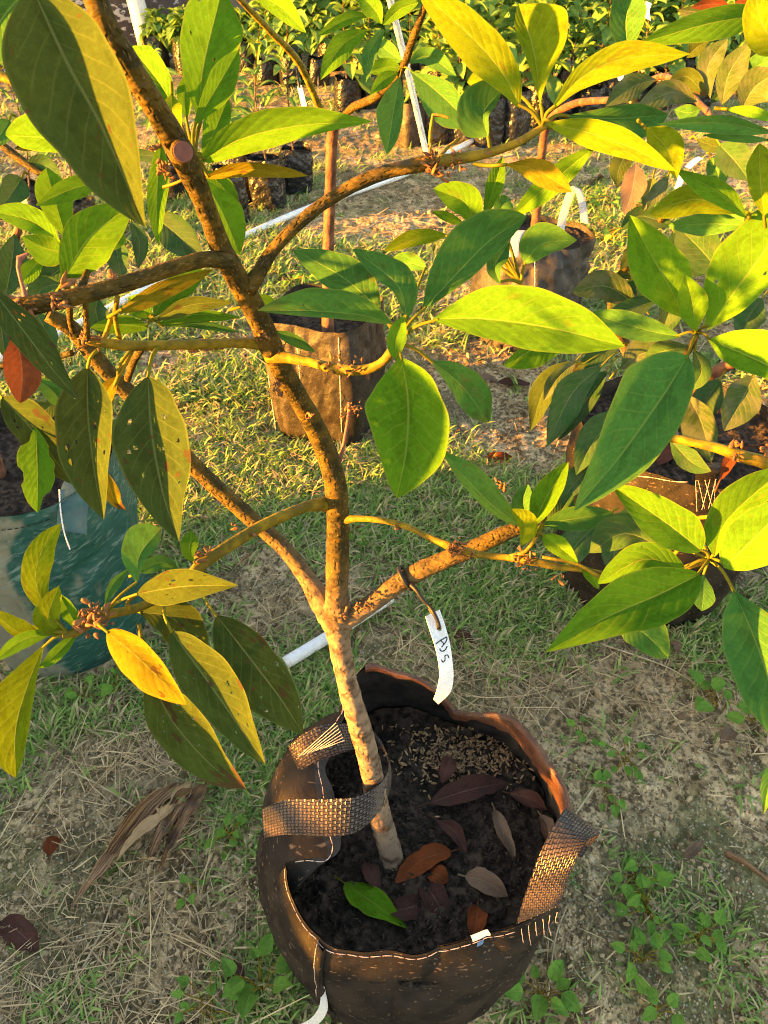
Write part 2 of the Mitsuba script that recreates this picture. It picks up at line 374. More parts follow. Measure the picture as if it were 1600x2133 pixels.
# ------------------------------------------------------------------ the shed at the back
shed = thing('shed', 'dark weathered shed wall with flaking white paint and grey boards behind the nursery', 'shed')


def box(x0, x1, y0, y1, z0, z1):
    m = trimesh.creation.box(bounds=[[x0, y0, z0], [x1, y1, z1]])
    a = math.radians(21)
    d = m.vertices - [-1.2, 9.5, 0]
    return np.stack([d[:, 0] * math.cos(a) - d[:, 1] * math.sin(a) - 1.2, d[:, 0] * math.sin(a) + d[:, 1] * math.cos(a) + 9.5, d[:, 2]], 1), m.faces


wy = 9.4
add('wall', box(-9.0, -1.76, wy, wy + 0.2, -0.1, 2.6), 'wall_flaked', shed, smooth=False, label='dark wall with flecks of white paint')
for i in range(6):
    x0 = -1.755 + i * 0.235
    add('board', box(x0, x0 + 0.215, wy - 0.05 + 0.012 * (i % 2), wy + 0.06, -0.1, 2.5), 'plank_grey', shed, smooth=False)
add('corner_post', box(-0.345, -0.22, wy - 0.09, wy + 0.08, -0.1, 2.7), 'plank_grey', shed, smooth=False)
pb = on_ground(318, 141)
add('roof', box(-9.3, 0.2, wy - 0.5, wy + 3.5, 2.75, 2.83), 'plank_grey', shed, smooth=False)
pv, pf, puv = tube([[pb[0], pb[1], -0.05], [pb[0] - 0.10, pb[1], 1.2], [pb[0] - 0.22, pb[1], 2.6]], 0.085, 12, 20)
add('post', (pv, pf, puv), 'post_white', label='white painted post standing before the dark flaked wall', cat='post')
db = G(690, 62, 0.0)
drum = thing('drum', 'white plastic drum with a green stripe behind the far seedlings', 'drum')
prof = np.array([[0.0, 0.0], [0.27, 0.0], [0.30, 0.04], [0.30, 0.36], [0.31, 0.38], [0.30, 0.40], [0.30, 0.74], [0.27, 0.80], [0.10, 0.82], [0.0, 0.82]])
m = trimesh.creation.revolve(prof, sections=28)
add('body', (m.vertices + [db[0], db[1] - 1.2, 0], m.faces), 'drum_white', drum, smooth=35)
a = np.linspace(math.radians(185), math.radians(235), 8)
for z0, z1 in ((0.06, 0.35), (0.41, 0.72)):
    st = np.array([[0.303 * math.cos(t) + db[0], 0.303 * math.sin(t) + db[1] - 1.2, z] for t in a for z in (z0, z1)])
    add('stripe', (st, grid_faces(8, 2)), 'drum_green', drum, smooth=True)


# ------------------------------------------------------------------ leaves
leaf_id = [0]


def prof_fn(u, pk, e=0.86):
    k = math.log(0.5) / math.log(pk)
    return np.sin(np.pi * np.clip(u, 0, 1) ** k) ** e


def leaf3(mid, N, Wa, Wb, ta=20, tb=20, ca=0, cb=0, pk=0.46, nu=20, nv=4, wave=0.03, pet=None, pet_r=0.0016, true_w=False, e=0.86, seed=None, ragged=0.0, twist=14.0, holes=0):
    """A leaf along the curve mid, its blade facing N. Wa, Wb: half widths in metres as seen along N on the two sides; ta, tb: how far
    each half is raised towards N in degrees; ca, cb: how the raise changes from rib to edge. Returns (v, f, uv)."""
    leaf_id[0] += 1
    ident = leaf_id[0] % 700
    r = np.random.default_rng(leaf_id[0] if seed is None else seed)
    c = spline(mid, nu)
    u = np.linspace(0, 1, nu)
    t = unit(np.gradient(c, axis=0))
    N = np.broadcast_to(np.asarray(N, float), c.shape)
    S = unit(np.cross(t, N))
    Nn = unit(np.cross(S, t))
    tw = np.radians(twist * r.normal() * (2 * u - 1) ** 2 * np.sign(u - .5) + 4 * np.sin(u * 6 + r.uniform(0, 6)))[:, None]
    S, Nn = S * np.cos(tw) + Nn * np.sin(tw), Nn * np.cos(tw) - S * np.sin(tw)
    w = prof_fn(u, float(np.clip(pk + r.normal(0, .03), .3, .66)), e + r.normal(0, .07))
    w[0] = max(w[0], 0.02)
    w[-1] = 0.004
    L = np.linalg.norm(np.diff(c, axis=0), axis=1).sum()
    cols, vs = [], []
    ph = r.uniform(0, 6.28, 4)
    for sgn, W, tl, cu in ((1, Wa, ta, ca), (-1, Wb, tb, cb)):
        vv = np.linspace(0, 1, nv + 1)
        th = np.radians(tl + cu * (2 * vv - 1))
        X = np.r_[0, np.cumsum((np.cos(th[1:]) + np.cos(th[:-1])) / 2 / nv)]
        Z = np.r_[0, np.cumsum((np.sin(th[1:]) + np.sin(th[:-1])) / 2 / nv)]
        scale = W if true_w else W / max(X[-1], 0.3)
        wv = w * (1 + 0.05 * np.sin(u * 9 + ph[0] + sgn) + 0.02 * np.sin(u * 23 + ph[1]))
        if ragged:
            wv = wv * (1 - ragged * np.clip(meshkit.noise(np.stack([u * 11, u * 0 + sgn * 3 + ident, u * 0], -1)) * 2 - 0.9, 0, 1))
        rows = []
        for j in range(nv + 1):
            off = S * (sgn * scale * wv * X[j])[:, None] + Nn * (scale * wv * Z[j])[:, None]
            off = off + Nn * (wave * L * 0.35 * vv[j] ** 2 * np.sin(u * (7 + 2 * sgn) + ph[2 + (sgn > 0)]) * w)[:, None]
            rows.append(c + off)
        cols.append((rows, vv * sgn))
    halves = []
    for (rows, vv), rev in zip(cols, (False, True)):
        v = np.stack(rows, 1)
        uv = np.stack(np.meshgrid(u * 0.998 + 2 * ident, vv, indexing='ij'), -1).reshape(-1, 2)
        f = grid_faces(nu, nv + 1)
        if holes:
            fu, fv = (f // (nv + 1)).mean(1) / nu, (f % (nv + 1)).mean(1) / nv
            for _ in range(holes):
                hu, hv, hr = r.uniform(.2, .85), r.uniform(.2, .85), r.uniform(.006, .02)
                keep = ((fu - hu) / hr) ** 2 + ((fv - hv) / (hr * 3)) ** 2 > r.uniform(.7, 1.3, len(fu))
                f, fu, fv = f[keep], fu[keep], fv[keep]
        halves.append((v.reshape(-1, 3), f[:, ::-1] if rev else f, uv))
    out = join(halves)
    if pet is not None:
        pp = np.vstack([pet, c[0] + (c[1] - c[0]) * 0.8])
        pv, pf, puv = tube(pp, np.linspace(pet_r * 1.15, pet_r * 0.85, len(pp)), 6, 10, caps=False)
        out = join([out, (pv, pf, np.stack([puv[:, 0] * 0 + 2 * ident + 0.5, puv[:, 0] * 0 + 3], 1))])
    return out


def leaf_px(pts, wa, wb, d0, d1, ta=20, tb=20, ca=0, cb=0, pk=0.46, arch=0.0, pet=None, **kw):
    """A leaf whose midrib runs through pixels pts, from depth d0 at its base to d1 at its tip."""
    pts = np.asarray(pts, float)
    s = np.r_[0, np.cumsum(np.linalg.norm(np.diff(pts, axis=0), axis=1))]
    s = s / s[-1]
    ds = d0 + (d1 - d0) * s - arch * np.sin(np.pi * s)
    mid = np.array([P(x, y, d) for (x, y), d in zip(pts, ds)])
    dm = (d0 + d1) / 2
    N = unit(CAM - mid.mean(0))
    if pet is not None:
        pet = np.array([P(*q) for q in pet])
        if len(pet) == 1:
            md = (pet[0] + mid[0]) / 2 + np.array([0, 0, 0.004])
            pet = np.vstack([pet, md])
    return leaf3(mid, N, wa * dm / F, wb * dm / F, ta, tb, ca, cb, pk, pet=pet, **kw)


def limb(name, pts, tree, bsdf='bark', seg=16, rough=0.07, knots=0.04, label=None, seed=0, freq=75):
    """pts: (x, y, depth, width in pixels)."""
    c = np.array([P(x, y, d) for x, y, d, w in pts])
    r = np.array([w / 2 * d / F * (1.0 if name in ('leader', 'trunk') else 0.87) for x, y, d, w in pts])
    return add(name, tube(c, r, seg, rough=rough, freq=freq, knots=knots, seed=seed), bsdf, tree, label=label)


def buds(pts, tree, n=24, size=0.0035, spread=0.008, seed=1, bsdf='bud', stretch=1.8):
    """A clump of bud scales and flower stubs round the given points."""
    r = np.random.default_rng(seed)
    parts = []
    for i in range(n):
        c = np.asarray(pts[r.integers(len(pts))]) + r.normal(0, spread / 2.6, 3)
        m = trimesh.creation.icosphere(subdivisions=1, radius=size * r.uniform(0.3, 0.85))
        v = m.vertices.copy()
        rad = np.linalg.norm(v[0])
        tpr = 1 - 0.75 * (v[:, 2:] / rad + 1) / 2
        v = np.c_[v[:, :1] * tpr * 1.2, v[:, 1:2] * tpr * r.uniform(.45, .9), v[:, 2:] * r.uniform(1.2, stretch * 1.5)]
        q = trimesh.transformations.random_rotation_matrix(r.random(3))[:3, :3]
        parts.append((v @ q.T + c, m.faces))
    add('bud_cluster', join(parts), bsdf, tree)


# ------------------------------------------------------------------ grow bags
def bag_wall(rim, c, r_mid, z_mid, r_bot, z0, bsdf, bag, lining='cloth_lining', n=160, nz=30, wr=0.006, seed=0, sq=None):
    """rim: control points of the rim, in order round the bag. Outer wall and lining, two separate cloth layers."""
    rim = np.asarray(rim, float)
    loop = spline(np.vstack([rim, rim[:1]]), n + 1)[:-1]
    rel = loop[:, :2] - c
    phi = np.arctan2(rel[:, 1], rel[:, 0])
    dirs = np.stack([np.cos(phi), np.sin(phi)], 1)
    k = np.ones(n) if sq is None else sq(phi)
    s = np.linspace(0, 1, nz)
    bot = np.c_[c + dirs * (r_bot * k)[:, None], np.full(n, z0)]
    mid = np.c_[c + dirs * (r_mid * k)[:, None], np.full(n, z_mid)]
    up = loop.copy()
    fold = np.clip((0.92 - np.linalg.norm(rel, axis=1) / (r_mid * k)) / 0.3, 0, 1)[:, None]      # where the rim leans in, the wall first rises to a shoulder
    up[:, :2] = c + (mid[:, :2] - c) * (0.35 + 0.62 * fold) + rel * (0.65 - 0.62 * fold)
    up[:, 2] = z_mid + (loop[:, 2] - z_mid) * (0.62 + 0.5 * fold[:, 0])
    S = s[:, None, None]
    a = (1 - S) ** 3 * bot + 3 * S * (1 - S) ** 2 * (mid * 1.12 - np.r_[c, z_mid] * 0.12) + 3 * S ** 2 * (1 - S) * (up * 1.05 - np.r_[c, z_mid] * 0.05 * [1, 1, 1]) + S ** 3 * loop
    q = np.stack([np.broadcast_to(dirs[:, 0], a.shape[:2]) * 2.2, np.broadcast_to(dirs[:, 1], a.shape[:2]) * 2.2, a[..., 2] * 6], -1)
    amp = wr * (meshkit.fbm(q * 1.6, 4, seed) - 0.5) * 2 - 0.9 * wr * (1 - np.abs(meshkit.noise(q * np.array([1.3, 1.3, .8]) + 7, seed) * 2 - 1)) ** 6 + 0.5 * wr * (meshkit.fbm(q * np.array([1, 1, 4]) * 2.5, 3, seed + 4) - 0.5)
    a[..., :2] += dirs[None] * (amp * np.sin(np.pi * np.clip(S[..., 0] * 0.92 + 0.05, 0, 1)) ** 0.5)[..., None]
    per = np.r_[0, np.cumsum(np.linalg.norm(np.diff(loop, axis=0), axis=1))]
    uv = np.stack([np.broadcast_to(per, a.shape[:2]), a[..., 2]], -1).reshape(-1, 2)
    f = grid_faces(nz, n, True)
    k1 = add('wall', (a.reshape(-1, 3), f, uv), bsdf, bag)
    inn = a.copy()
    inn[..., :2] -= dirs[None] * 0.0022
    inn[-1, :, 2] -= 0.0008
    add('lining', (inn[nz // 3:].reshape(-1, 3), grid_faces(nz - nz // 3, n, True)[:, ::-1], uv.reshape(nz, n, 2)[nz // 3:].reshape(-1, 2)), lining, bag)
    return a, inn, dirs


def ribbon(pts, wid, thick=0.0022, n=60):
    """A strap: centre points, width vectors; closed box section. uv in metres."""
    c = spline(np.c_[np.asarray(pts, float), np.asarray(wid, float)], n)
    p, w = c[:, :3], c[:, 3:]
    t = unit(np.gradient(p, axis=0))
    nn = unit(np.cross(t, w)) * thick
    s = np.r_[0, np.cumsum(np.linalg.norm(np.diff(p, axis=0), axis=1))]
    k = 5
    rows = []
    uvs = []
    for side in (1, -1):
        js = np.linspace(-0.5, 0.5, k) if side > 0 else np.linspace(0.5, -0.5, k)
        for j in js:
            rows.append(p + w * j + side * nn / 2 * (1 - 0.5 * (abs(j) > 0.49)))
            uvs.append(np.stack([s, np.full(n, j) * np.linalg.norm(w, axis=1)], 1))
    v = np.stack(rows, 1)
    uv = np.stack(uvs, 1)
    f = grid_faces(n, 2 * k, True)
    m = 2 * k
    caps = []
    for base in (0, (n - 1) * m):
        for j in range(k - 1):
            q = [base + j, base + j + 1, base + m - 2 - j, base + m - 1 - j]
            caps += [[q[0], q[1], q[2]], [q[0], q[2], q[3]]]
    return v.reshape(-1, 3), np.vstack([f, caps]), uv.reshape(-1, 2)


def stitches(path, dash, gap, r=0.0007):
    """Dashes of thread along a dense polyline."""
    s = np.r_[0, np.cumsum(np.linalg.norm(np.diff(path, axis=0), axis=1))]
    parts, a = [], 0.0
    while a + dash < s[-1]:
        u = np.linspace(a, a + dash, 4)
        q = np.stack([np.interp(u, s, path[:, k]) for k in range(3)], 1)
        parts.append(tube(q, [r * 0.7, r, r, r * 0.7], 5, 4)[:2])
        a += dash + gap
    return join(parts)


def soil_disc(rim_xy, c, z, seed, bump=0.02, n=70):
    """Soil filling a bag: a lumpy sheet bounded by the loop rim_xy."""
    m = len(rim_xy)
    r = np.linspace(0, 1, 26)
    v = c + (np.asarray(rim_xy) - c)[None] * r[:, None, None]
    p = np.concatenate([v, np.zeros(v.shape[:2] + (1,))], -1)
    h = z(v[..., 0], v[..., 1]) if callable(z) else z
    zz = h + bump * (meshkit.fbm(p * 18, 4, seed) - 0.5) + 0.006 * (meshkit.noise(p * 120, seed) - 0.5)
    p[..., 2] = zz
    return p.reshape(-1, 3), grid_faces(26, m, True)[:, ::-1], v.reshape(-1, 2)


# ---- front bag, its rim traced point by point at the height each stretch of it stands
front = thing('grow_bag', 'dirty brown woven grow bag with two strap handles, nearest and largest', 'grow bag')
rim_px = [(590, 1800, .355), (598, 1850, .352), (625, 1905, .35), (680, 1965, .348), (750, 1984, .345), (810, 1980, .345), (868, 1992, .343), (940, 1970, .345), (1020, 1945, .35),
          (1085, 1922, .352), (1150, 1880, .355), (1182, 1800, .36), (1191, 1710, .36), (1175, 1645, .36), (1132, 1565, .355), (1085, 1512, .345), (1050, 1492, .335), (1000, 1487, .315),
          (950, 1482, .29), (925, 1455, .32), (880, 1415, .357), (805, 1393, .368), (757, 1390, .37), (722, 1440, .362), (712, 1490, .355), (690, 1560, .35), (670, 1600, .35), (688, 1640, .35),
          (697, 1675, .345), (706, 1745, .332), (690, 1788, .335), (640, 1792, .345)]
rim = np.array([G(*q) for q in rim_px])
fc = np.array([0.032, 0.552])
A, I, dirs = bag_wall(rim, fc, 0.226, 0.20, 0.208, -0.01, 'cloth_brown', front, n=300, nz=60, wr=0.012, seed=2)
nrim = A.shape[1]
phi_all = np.degrees(np.arctan2(dirs[:, 1], dirs[:, 0]))


def col_at(px):
    """Index of the rim column that shows nearest to a pixel."""
    d = A[-1] - CAM
    z = d @ FWD
    x = 800 + F * (d @ RIGHT) / z
    y = 1066.5 - F * (d @ UP) / z
    return int(np.argmin((x - px[0]) ** 2 + (y - px[1]) ** 2))


i_h0, i_h1 = col_at((1191, 1700)), col_at((757, 1390))
idx = np.arange(i_h0, i_h1 + 1)
drop = np.interp(np.arange(len(idx)), [0, 12, len(idx) * 0.42, len(idx) * 0.52, len(idx) * 0.6, len(idx) * 0.75, len(idx) - 1], [0.03, 0.036, 0.034, 0.010, 0.02, 0.006, 0.009])
top = A[-1][idx] - np.c_[dirs[idx] * 0.0046, np.zeros(len(idx))] + [0, 0, 0.002]
rows = []
for s in np.linspace(0, 1, 5):
    low = top - np.c_[np.zeros((len(idx), 2)), drop * s]
    low[:, :2] = top[:, :2] - dirs[idx] * (0.0018 + 0.05 * drop * s)[:, None] + (A[-4][idx][:, :2] - A[-1][idx][:, :2]) * (drop * s / 0.03)[:, None] * 0.9
    rows.append(low)
outer_top = A[-1][idx] + np.c_[dirs[idx] * 0.0025, np.full(len(idx), 0.003)]
outer_low = A[-1][idx] + np.c_[dirs[idx] * 0.004, np.full(len(idx), -0.006)]
hem = np.stack([outer_low, outer_top, top + [0, 0, 0.002]] + rows[1:], 0)
hem += (meshkit.noise(hem * 90)[..., None] - 0.5) * 0.003
hu = np.stack([np.broadcast_to(np.arange(len(idx)) * 0.005, hem.shape[:2]), np.broadcast_to(np.arange(len(hem))[:, None] * 0.01, hem.shape[:2])], -1)
add('hem', (hem.reshape(-1, 3), grid_faces(len(hem), len(idx)), hu.reshape(-1, 2)), 'cloth_hem', front, label='red-brown turned hem')

i_a, i_b = col_at((590, 1802)), col_at((1085, 1922))
idf = np.arange(i_a, i_b + 1) if i_b > i_a else np.arange(i_a, i_b + nrim + 1) % nrim
path = A[-4][idf] * 0.3 + A[-3][idf] * 0.7 + np.c_[dirs[idf] * 0.0018, np.zeros(len(idf))]
add('stitching', stitches(path, 0.0125, 0.002, 0.0006), 'thread', front)
idl = np.arange(col_at((757, 1390)), nrim - 1)
path = A[-3][idl] + np.c_[dirs[idl] * 0.001, np.full(len(idl), 0.0022)]
add('stitching', stitches(path, 0.012, 0.002, 0.0007), 'thread', front)
# side seam: an overlapping flap edge, its thread, and the label caught in it
js = col_at((678, 1962))
seam = A[6:-1, js]
sd = dirs[js]
tang = np.array([-sd[1], sd[0], 0])
o3 = np.r_[sd, 0]
fl = np.stack([seam - tang * 0.010 + o3 * 0.0012, seam - tang * 0.003 + o3 * 0.006, seam + tang * 0.004 + o3 * 0.0095, seam + tang * 0.0055 + o3 * 0.0035], 1)
fl += ((meshkit.noise(fl * 30) - 0.5) * 0.004)[..., None] * o3
add('flap', (fl.reshape(-1, 3), grid_faces(len(seam), 4), np.stack([fl[..., 2], fl[..., 0]], -1).reshape(-1, 2)), 'cloth_brown', front, label='overlapping seam edge')
add('stitching', stitches(spline(seam[::-1] - tang * 0.007 + o3 * 0.004, 120), 0.006, 0.0015, 0.0007), 'thread', front)
lb = np.array([P(683, 2036, depth(seam[22])), P(684, 2080, depth(seam[22])), P(664, 2110, depth(seam[20])), P(630, 2128, depth(seam[20])), P(600, 2150, depth(seam[20]))]) + o3 * 0.012
lw = np.array([[0.004, 0, -0.002], [0.010, 0, -0.016], [0.006, 0, -0.030], [0.002, 0, -0.030], [0, 0, -0.030]])
add('fabric_label', ribbon(lb, lw, 0.0008, 24), 'paper', front, label='white cloth label hanging from the seam')
jt0, jt1 = col_at((985, 1957)), col_at((1022, 1945))
it = np.arange(jt0, jt1 + 1)
tp = np.stack([A[-2][it] + np.c_[dirs[it] * 0.002, np.zeros(len(it))], A[-1][it] + np.c_[dirs[it] * 0.0015, np.full(len(it), 0.0015)], A[-1][it] + np.c_[-dirs[it] * 0.004, np.full(len(it), 0.001)]], 0)
add('tape', (tp.reshape(-1, 3), grid_faces(3, len(it))), 'paper', front, label='pale strip stuck over the rim')
jb = col_at((1000, 1955))
bt = A[-4][jb] + np.r_[dirs[jb] * 0.003, 0]
tg = np.array([-dirs[jb][1], dirs[jb][0], 0])
bv, bf, _ = ribbon([bt + [0, 0, 0.006], bt, bt - [0, 0, 0.008]], [tg * 0.009] * 3, 0.001, 8)
add('tape', (bv, bf), 'blue_tape', front, label='small blue scrap of tape')

# left handle: both ends sewn outside the folded wall, the loop lying over the soil behind the trunk
V = lambda x, y, d: P(x, y, d)
up3 = np.array([0, 0, 1.0])


def px_w(x, y, d, dx, dy, lean=0.0):
    return (dx * RIGHT - dy * UP) * d / F + lean * (CAM - P(x, y, d))


hl = [(548, 1715, 1.035, 4, 62), (600, 1702, 1.012, 2, 72), (680, 1703, 0.995, 0, 78), (745, 1695, 1.000, -6, 76), (795, 1655, 1.035, -4, 60), (812, 1602, 1.085, 6, 46), (790, 1545, 1.12, 22, 40), (745, 1535, 1.115, 14, 52),
      (700, 1538, 1.085, 26, 60), (650, 1556, 1.075, 26, 60), (612, 1580, 1.085, 22, 52)]
add('handle', ribbon([P(x, y, d) for x, y, d, a, b in hl], [px_w(x, y, d, a, b) for x, y, d, a, b in hl], 0.0028, 110), 'strap_web', front, label='woven strap handle lying over the soil')
zz = []
for k in range(7):
    a, b = P(622 + k * 9, 1562 - k * 3 + 14, 1.066), P(700 + k * 3, 1506 + k * 6, 1.068)
    zz.append(tube([a, (a + b) / 2 + 0.002 * (CAM - a), b], 0.0006, 4, 8)[:2])
add('stitching', join(zz), 'thread', front)
hr = [(1120, 1905, 0.925, 88, -38), (1128, 1880, 0.918, 90, -38), (1150, 1815, 0.905, 92, -34), (1178, 1755, 0.905, 88, -4), (1208, 1716, 0.925, 74, 48), (1215, 1712, 0.965, 70, 50), (1200, 1738, 1.00, 70, 34), (1178, 1780, 1.01, 70, 10)]
add('handle', ribbon([P(x, y, d) for x, y, d, a, b in hr], [px_w(x, y, d, a, b) for x, y, d, a, b in hr], 0.0028, 90), 'strap_web', front, label='woven strap handle standing up at the right rim')
zz = []
for k in range(6):
    a, b = P(1086 + k * 15, 1935 - k * 7, 0.915), P(1092 + k * 14, 1975 - k * 8, 0.918)
    zz.append(tube([a, a * .45 + b * .55 + rng.normal(0, .0015, 3), a + (b - a) * rng.uniform(.6, 1.15)], 0.00035, 4, 8)[:2])
add('stitching', join(zz), 'thread', front)

soil_loop = I[30, :, :2] * 0.97 + fc * 0.03
soil_h = lambda x, y: 0.262 - 0.018 * np.clip((y - 0.55) / 0.2, -1, 1)
sv, sf, suv = soil_disc(soil_loop, fc, soil_h, 9, 0.03)
add('potting_soil', (sv, sf), 'potting', kind='stuff', label='dark crumbly potting mix in the front bag', cat='soil')


def chips(n, where, size, seed, hgt):
    r = np.random.default_rng(seed)
    parts = []
    for i in range(n):
        x, y = where(r)
        m = trimesh.creation.icosphere(subdivisions=0, radius=1.0)
        s = size * r.uniform(0.6, 1.3)
        v = m.vertices * [s, s * 0.34, s * 0.2]
        q = trimesh.transformations.euler_matrix(r.normal(0, 0.5), r.normal(0, 0.5), r.uniform(0, 6.28))[:3, :3]
        parts.append((v @ q.T + [x, y, hgt(x, y) + r.uniform(0.0, 0.006)], m.faces, np.full((len(v), 2), [r.integers(0, 900) + 0.5, 0])))
    return join(parts)


def soil_top(x, y):
    p = np.array([x, y, 0.0])
    return float(soil_h(x, y) + 0.03 * (meshkit.fbm(p * 18, 4, 9) - 0.5))


hb = G(965, 1575, 0.25)
husk = chips(700, lambda r: (hb[0] + r.normal(0, 0.055), min(hb[1] + r.normal(0, 0.032), 0.735)), 0.0055, 4, soil_top)
add('rice_husk', husk, 'husk', kind='stuff', smooth=False, label='pale rice husk strewn on the potting mix at the back of the front bag', cat='husk')
crumb = chips(2600, lambda r: tuple(fc + unit(r.normal(0, 1, 2)) * 0.185 * math.sqrt(r.random())), 0.0042, 5, soil_top)
add('soil_crumbs', crumb, 'potting', kind='stuff', smooth=False, label='dark fibre crumbs lying on the potting mix of the front bag', cat='soil')


def fallen(px, z, W, bsdf, label, ta=16, tb=14, lift=0.004, curve=0.009, cat='leaf', group=None, **kw):
    kw = {'wave': .16, 'ragged': .12, 'ca': 14, 'cb': -10, 'nu': 26, 'nv': 5, **kw}
    """A dead leaf lying at height z along the pixels px."""
    mid = np.array([G(x, y, (z(x, y) if callable(z) else z)) for x, y in px])
    s = np.linspace(0, 1, len(mid))
    mid[:, 2] += lift + curve * np.sin(np.pi * s)
    N = unit(np.array([rng.normal(0, 0.15), rng.normal(-0.1, 0.15), 1.0]))
    pet = np.vstack([mid[0] - (mid[1] - mid[0]) * 0.35, mid[0] - (mid[1] - mid[0]) * 0.1])
    return add('fallen_leaf', leaf3(mid, N, W, W, ta, tb, pet=pet, pet_r=0.0012, **kw), bsdf, label=label, cat=cat, group=group)


zs = 0.268
for px, W, b, lab, kw in [
    ([(895, 1675), (975, 1655), (1057, 1632)], 0.020, 'leaf_dead', 'large dull purple-brown dead leaf on the soil at the middle right of the front bag', {}),
    ([(940, 1776), (880, 1800), (823, 1842)], 0.017, 'leaf_brown', 'orange-brown dead leaf with a hole beside the foot of the trunk', {}),
    ([(1030, 1690), (1045, 1740), (1070, 1798)], 0.011, 'leaf_dry', 'curled tan dead leaf standing at the right of the soil', dict(ta=40, tb=40)),
    ([(908, 1710), (945, 1740), (972, 1780)], 0.011, 'leaf_dead', 'narrow violet-grey dead leaf right of the trunk', dict(ta=30, tb=10)),
    ([(968, 1828), (1010, 1845), (1058, 1870)], 0.016, 'leaf_dry', 'pale crumpled dead leaf near the front right of the soil', dict(ta=20, tb=30)),
    ([(718, 1842), (780, 1890), (852, 1938)], 0.019, 'leaf_young', 'yellow-green fallen leaf on the soil at the front of the bag', dict(ta=22, tb=-6)),
    ([(880, 1835), (905, 1880), (935, 1925)], 0.019, 'leaf_dead', 'dark grey-brown dead leaf with pale rib in front of the orange one', {}),
    ([(885, 1880), (850, 1900), (800, 1900)], 0.016, 'leaf_dead', 'dark dead leaf lying under the yellow-green fallen leaf', {}),
    ([(995, 1890), (990, 1930), (985, 1965)], 0.014, 'leaf_brown', 'red-brown dead leaf propped against the front rim', dict(ta=20, tb=20)),
    ([(1060, 1655), (1100, 1672), (1140, 1690)], 0.013, 'leaf_dead', 'dark maroon dead leaf by the right wall of the bag', {}),
    ([(760, 1800), (775, 1830), (790, 1860)], 0.013, 'leaf_dead', 'dark red dead leaf left of the foot of the trunk', dict(ta=30, tb=-10)),
    ([(890, 1820), (910, 1830), (932, 1842)], 0.014, 'leaf_brown', 'small rust-brown dead leaf tucked under the orange one', {}),
    ([(1125, 1700), (1138, 1730), (1142, 1765)], 0.011, 'leaf_dry', 'tan dead leaf leaning on the right wall under the handle', dict(ta=35, tb=30)),
    ([(940, 1580), (930, 1610), (920, 1635)], 0.013, 'leaf_dead', 'blackish dead leaf lying in the rice husk', {}),
]:
    fallen(px, zs, W, b, lab, **kw)

# ------------------------------------------------------------------ the grafted tree
tree = thing('avocado_tree', 'young grafted avocado tree with orange-lit trunk and three limbs, in the nearest bag', 'tree')
tr = [(822, 1815, 1.085, 50), (813, 1775, 1.075, 47), (790, 1690, 1.060, 46), (768, 1580, 1.030, 45), (748, 1510, 1.010, 47), (728, 1440, 0.995, 43), (712, 1370, 0.985, 44), (704, 1318, 0.980, 50), (700, 1290, 0.975, 66), (702, 1262, 0.972, 58)]
limb('trunk', tr, tree, seg=40, rough=0.10, knots=0.03, freq=130, label='pale corky stock below the graft')
ld = [(704, 1300, 0.972, 54), (702, 1240, 0.955, 48), (703, 1160, 0.930, 48), (704, 1085, 0.905, 47), (697, 1000, 0.875, 46), (664, 905, 0.835, 44), (620, 825, 0.790, 43), (578, 752, 0.745, 47), (540, 665, 0.700, 48), (500, 590, 0.660, 48),
      (462, 520, 0.620, 45), (430, 435, 0.580, 42), (396, 355, 0.545, 52), (365, 295, 0.520, 54), (318, 215, 0.490, 50), (268, 135, 0.465, 52), (222, 55, 0.445, 50), (185, -40, 0.43, 50)]
limb('leader', ld, tree, seg=22, rough=0.06, knots=0.05, label='main stem rising from the graft to the upper left')
gm = trimesh.creation.icosphere(subdivisions=4)
gv_ = gm.vertices * [0.0245, 0.022, 0.030]
gv_ = gv_ * (1 + 0.5 * (meshkit.fbm(gm.vertices * 2.6, 4, 3) - 0.5))[:, None]
add('graft_collar', (gv_ + P(702, 1284, 0.976), gm.faces, gm.vertices[:, :2] * .03), 'bark', tree, label='swollen scarred collar of the graft union')
limb('branch', [(700, 1295, 0.972, 60), (668, 1250, 0.974, 56), (640, 1205, 0.985, 42), (590, 1140, 0.99, 38), (520, 1078, 0.985, 39), (440, 1005, 0.97, 40), (385, 950, 0.955, 40), (300, 850, 0.93, 40), (225, 775, 0.90, 40), (185, 725, 0.88, 42), (150, 685, 0.86, 40), (100, 655, 0.84, 34)], tree, label='limb rising left from the graft')
limb('branch', [(700, 1300, 0.972, 50), (735, 1282, 0.968, 48), (775, 1256, 0.965, 44), (830, 1215, 0.955, 46), (900, 1178, 0.945, 44), (980, 1145, 0.93, 41), (1060, 1108, 0.92, 36), (1130, 1082, 0.91, 26), (1225, 1020, 0.89, 19), (1300, 900, 0.87, 17), (1360, 810, 0.85, 16), (1425, 745, 0.83, 15), (1450, 700, 0.80, 14)], tree, label='limb rising right from the graft, tied with a black cord')
limb('branch', [(480, 548, 0.62, 46), (430, 540, 0.605, 38), (360, 558, 0.59, 37), (280, 585, 0.575, 38), (200, 608, 0.56, 40), (110, 628, 0.55, 42), (40, 640, 0.545, 46), (5, 640, 0.54, 34)], tree, seg=14, label='grey-green branch reaching left with knobs at its end')
limb('branch', [(515, 600, 0.665, 50), (535, 575, 0.66, 38), (570, 520, 0.655, 31), (640, 450, 0.65, 30), (720, 395, 0.645, 31), (800, 360, 0.64, 33), (865, 345, 0.635, 34), (905, 335, 0.635, 36)], tree, seg=14)
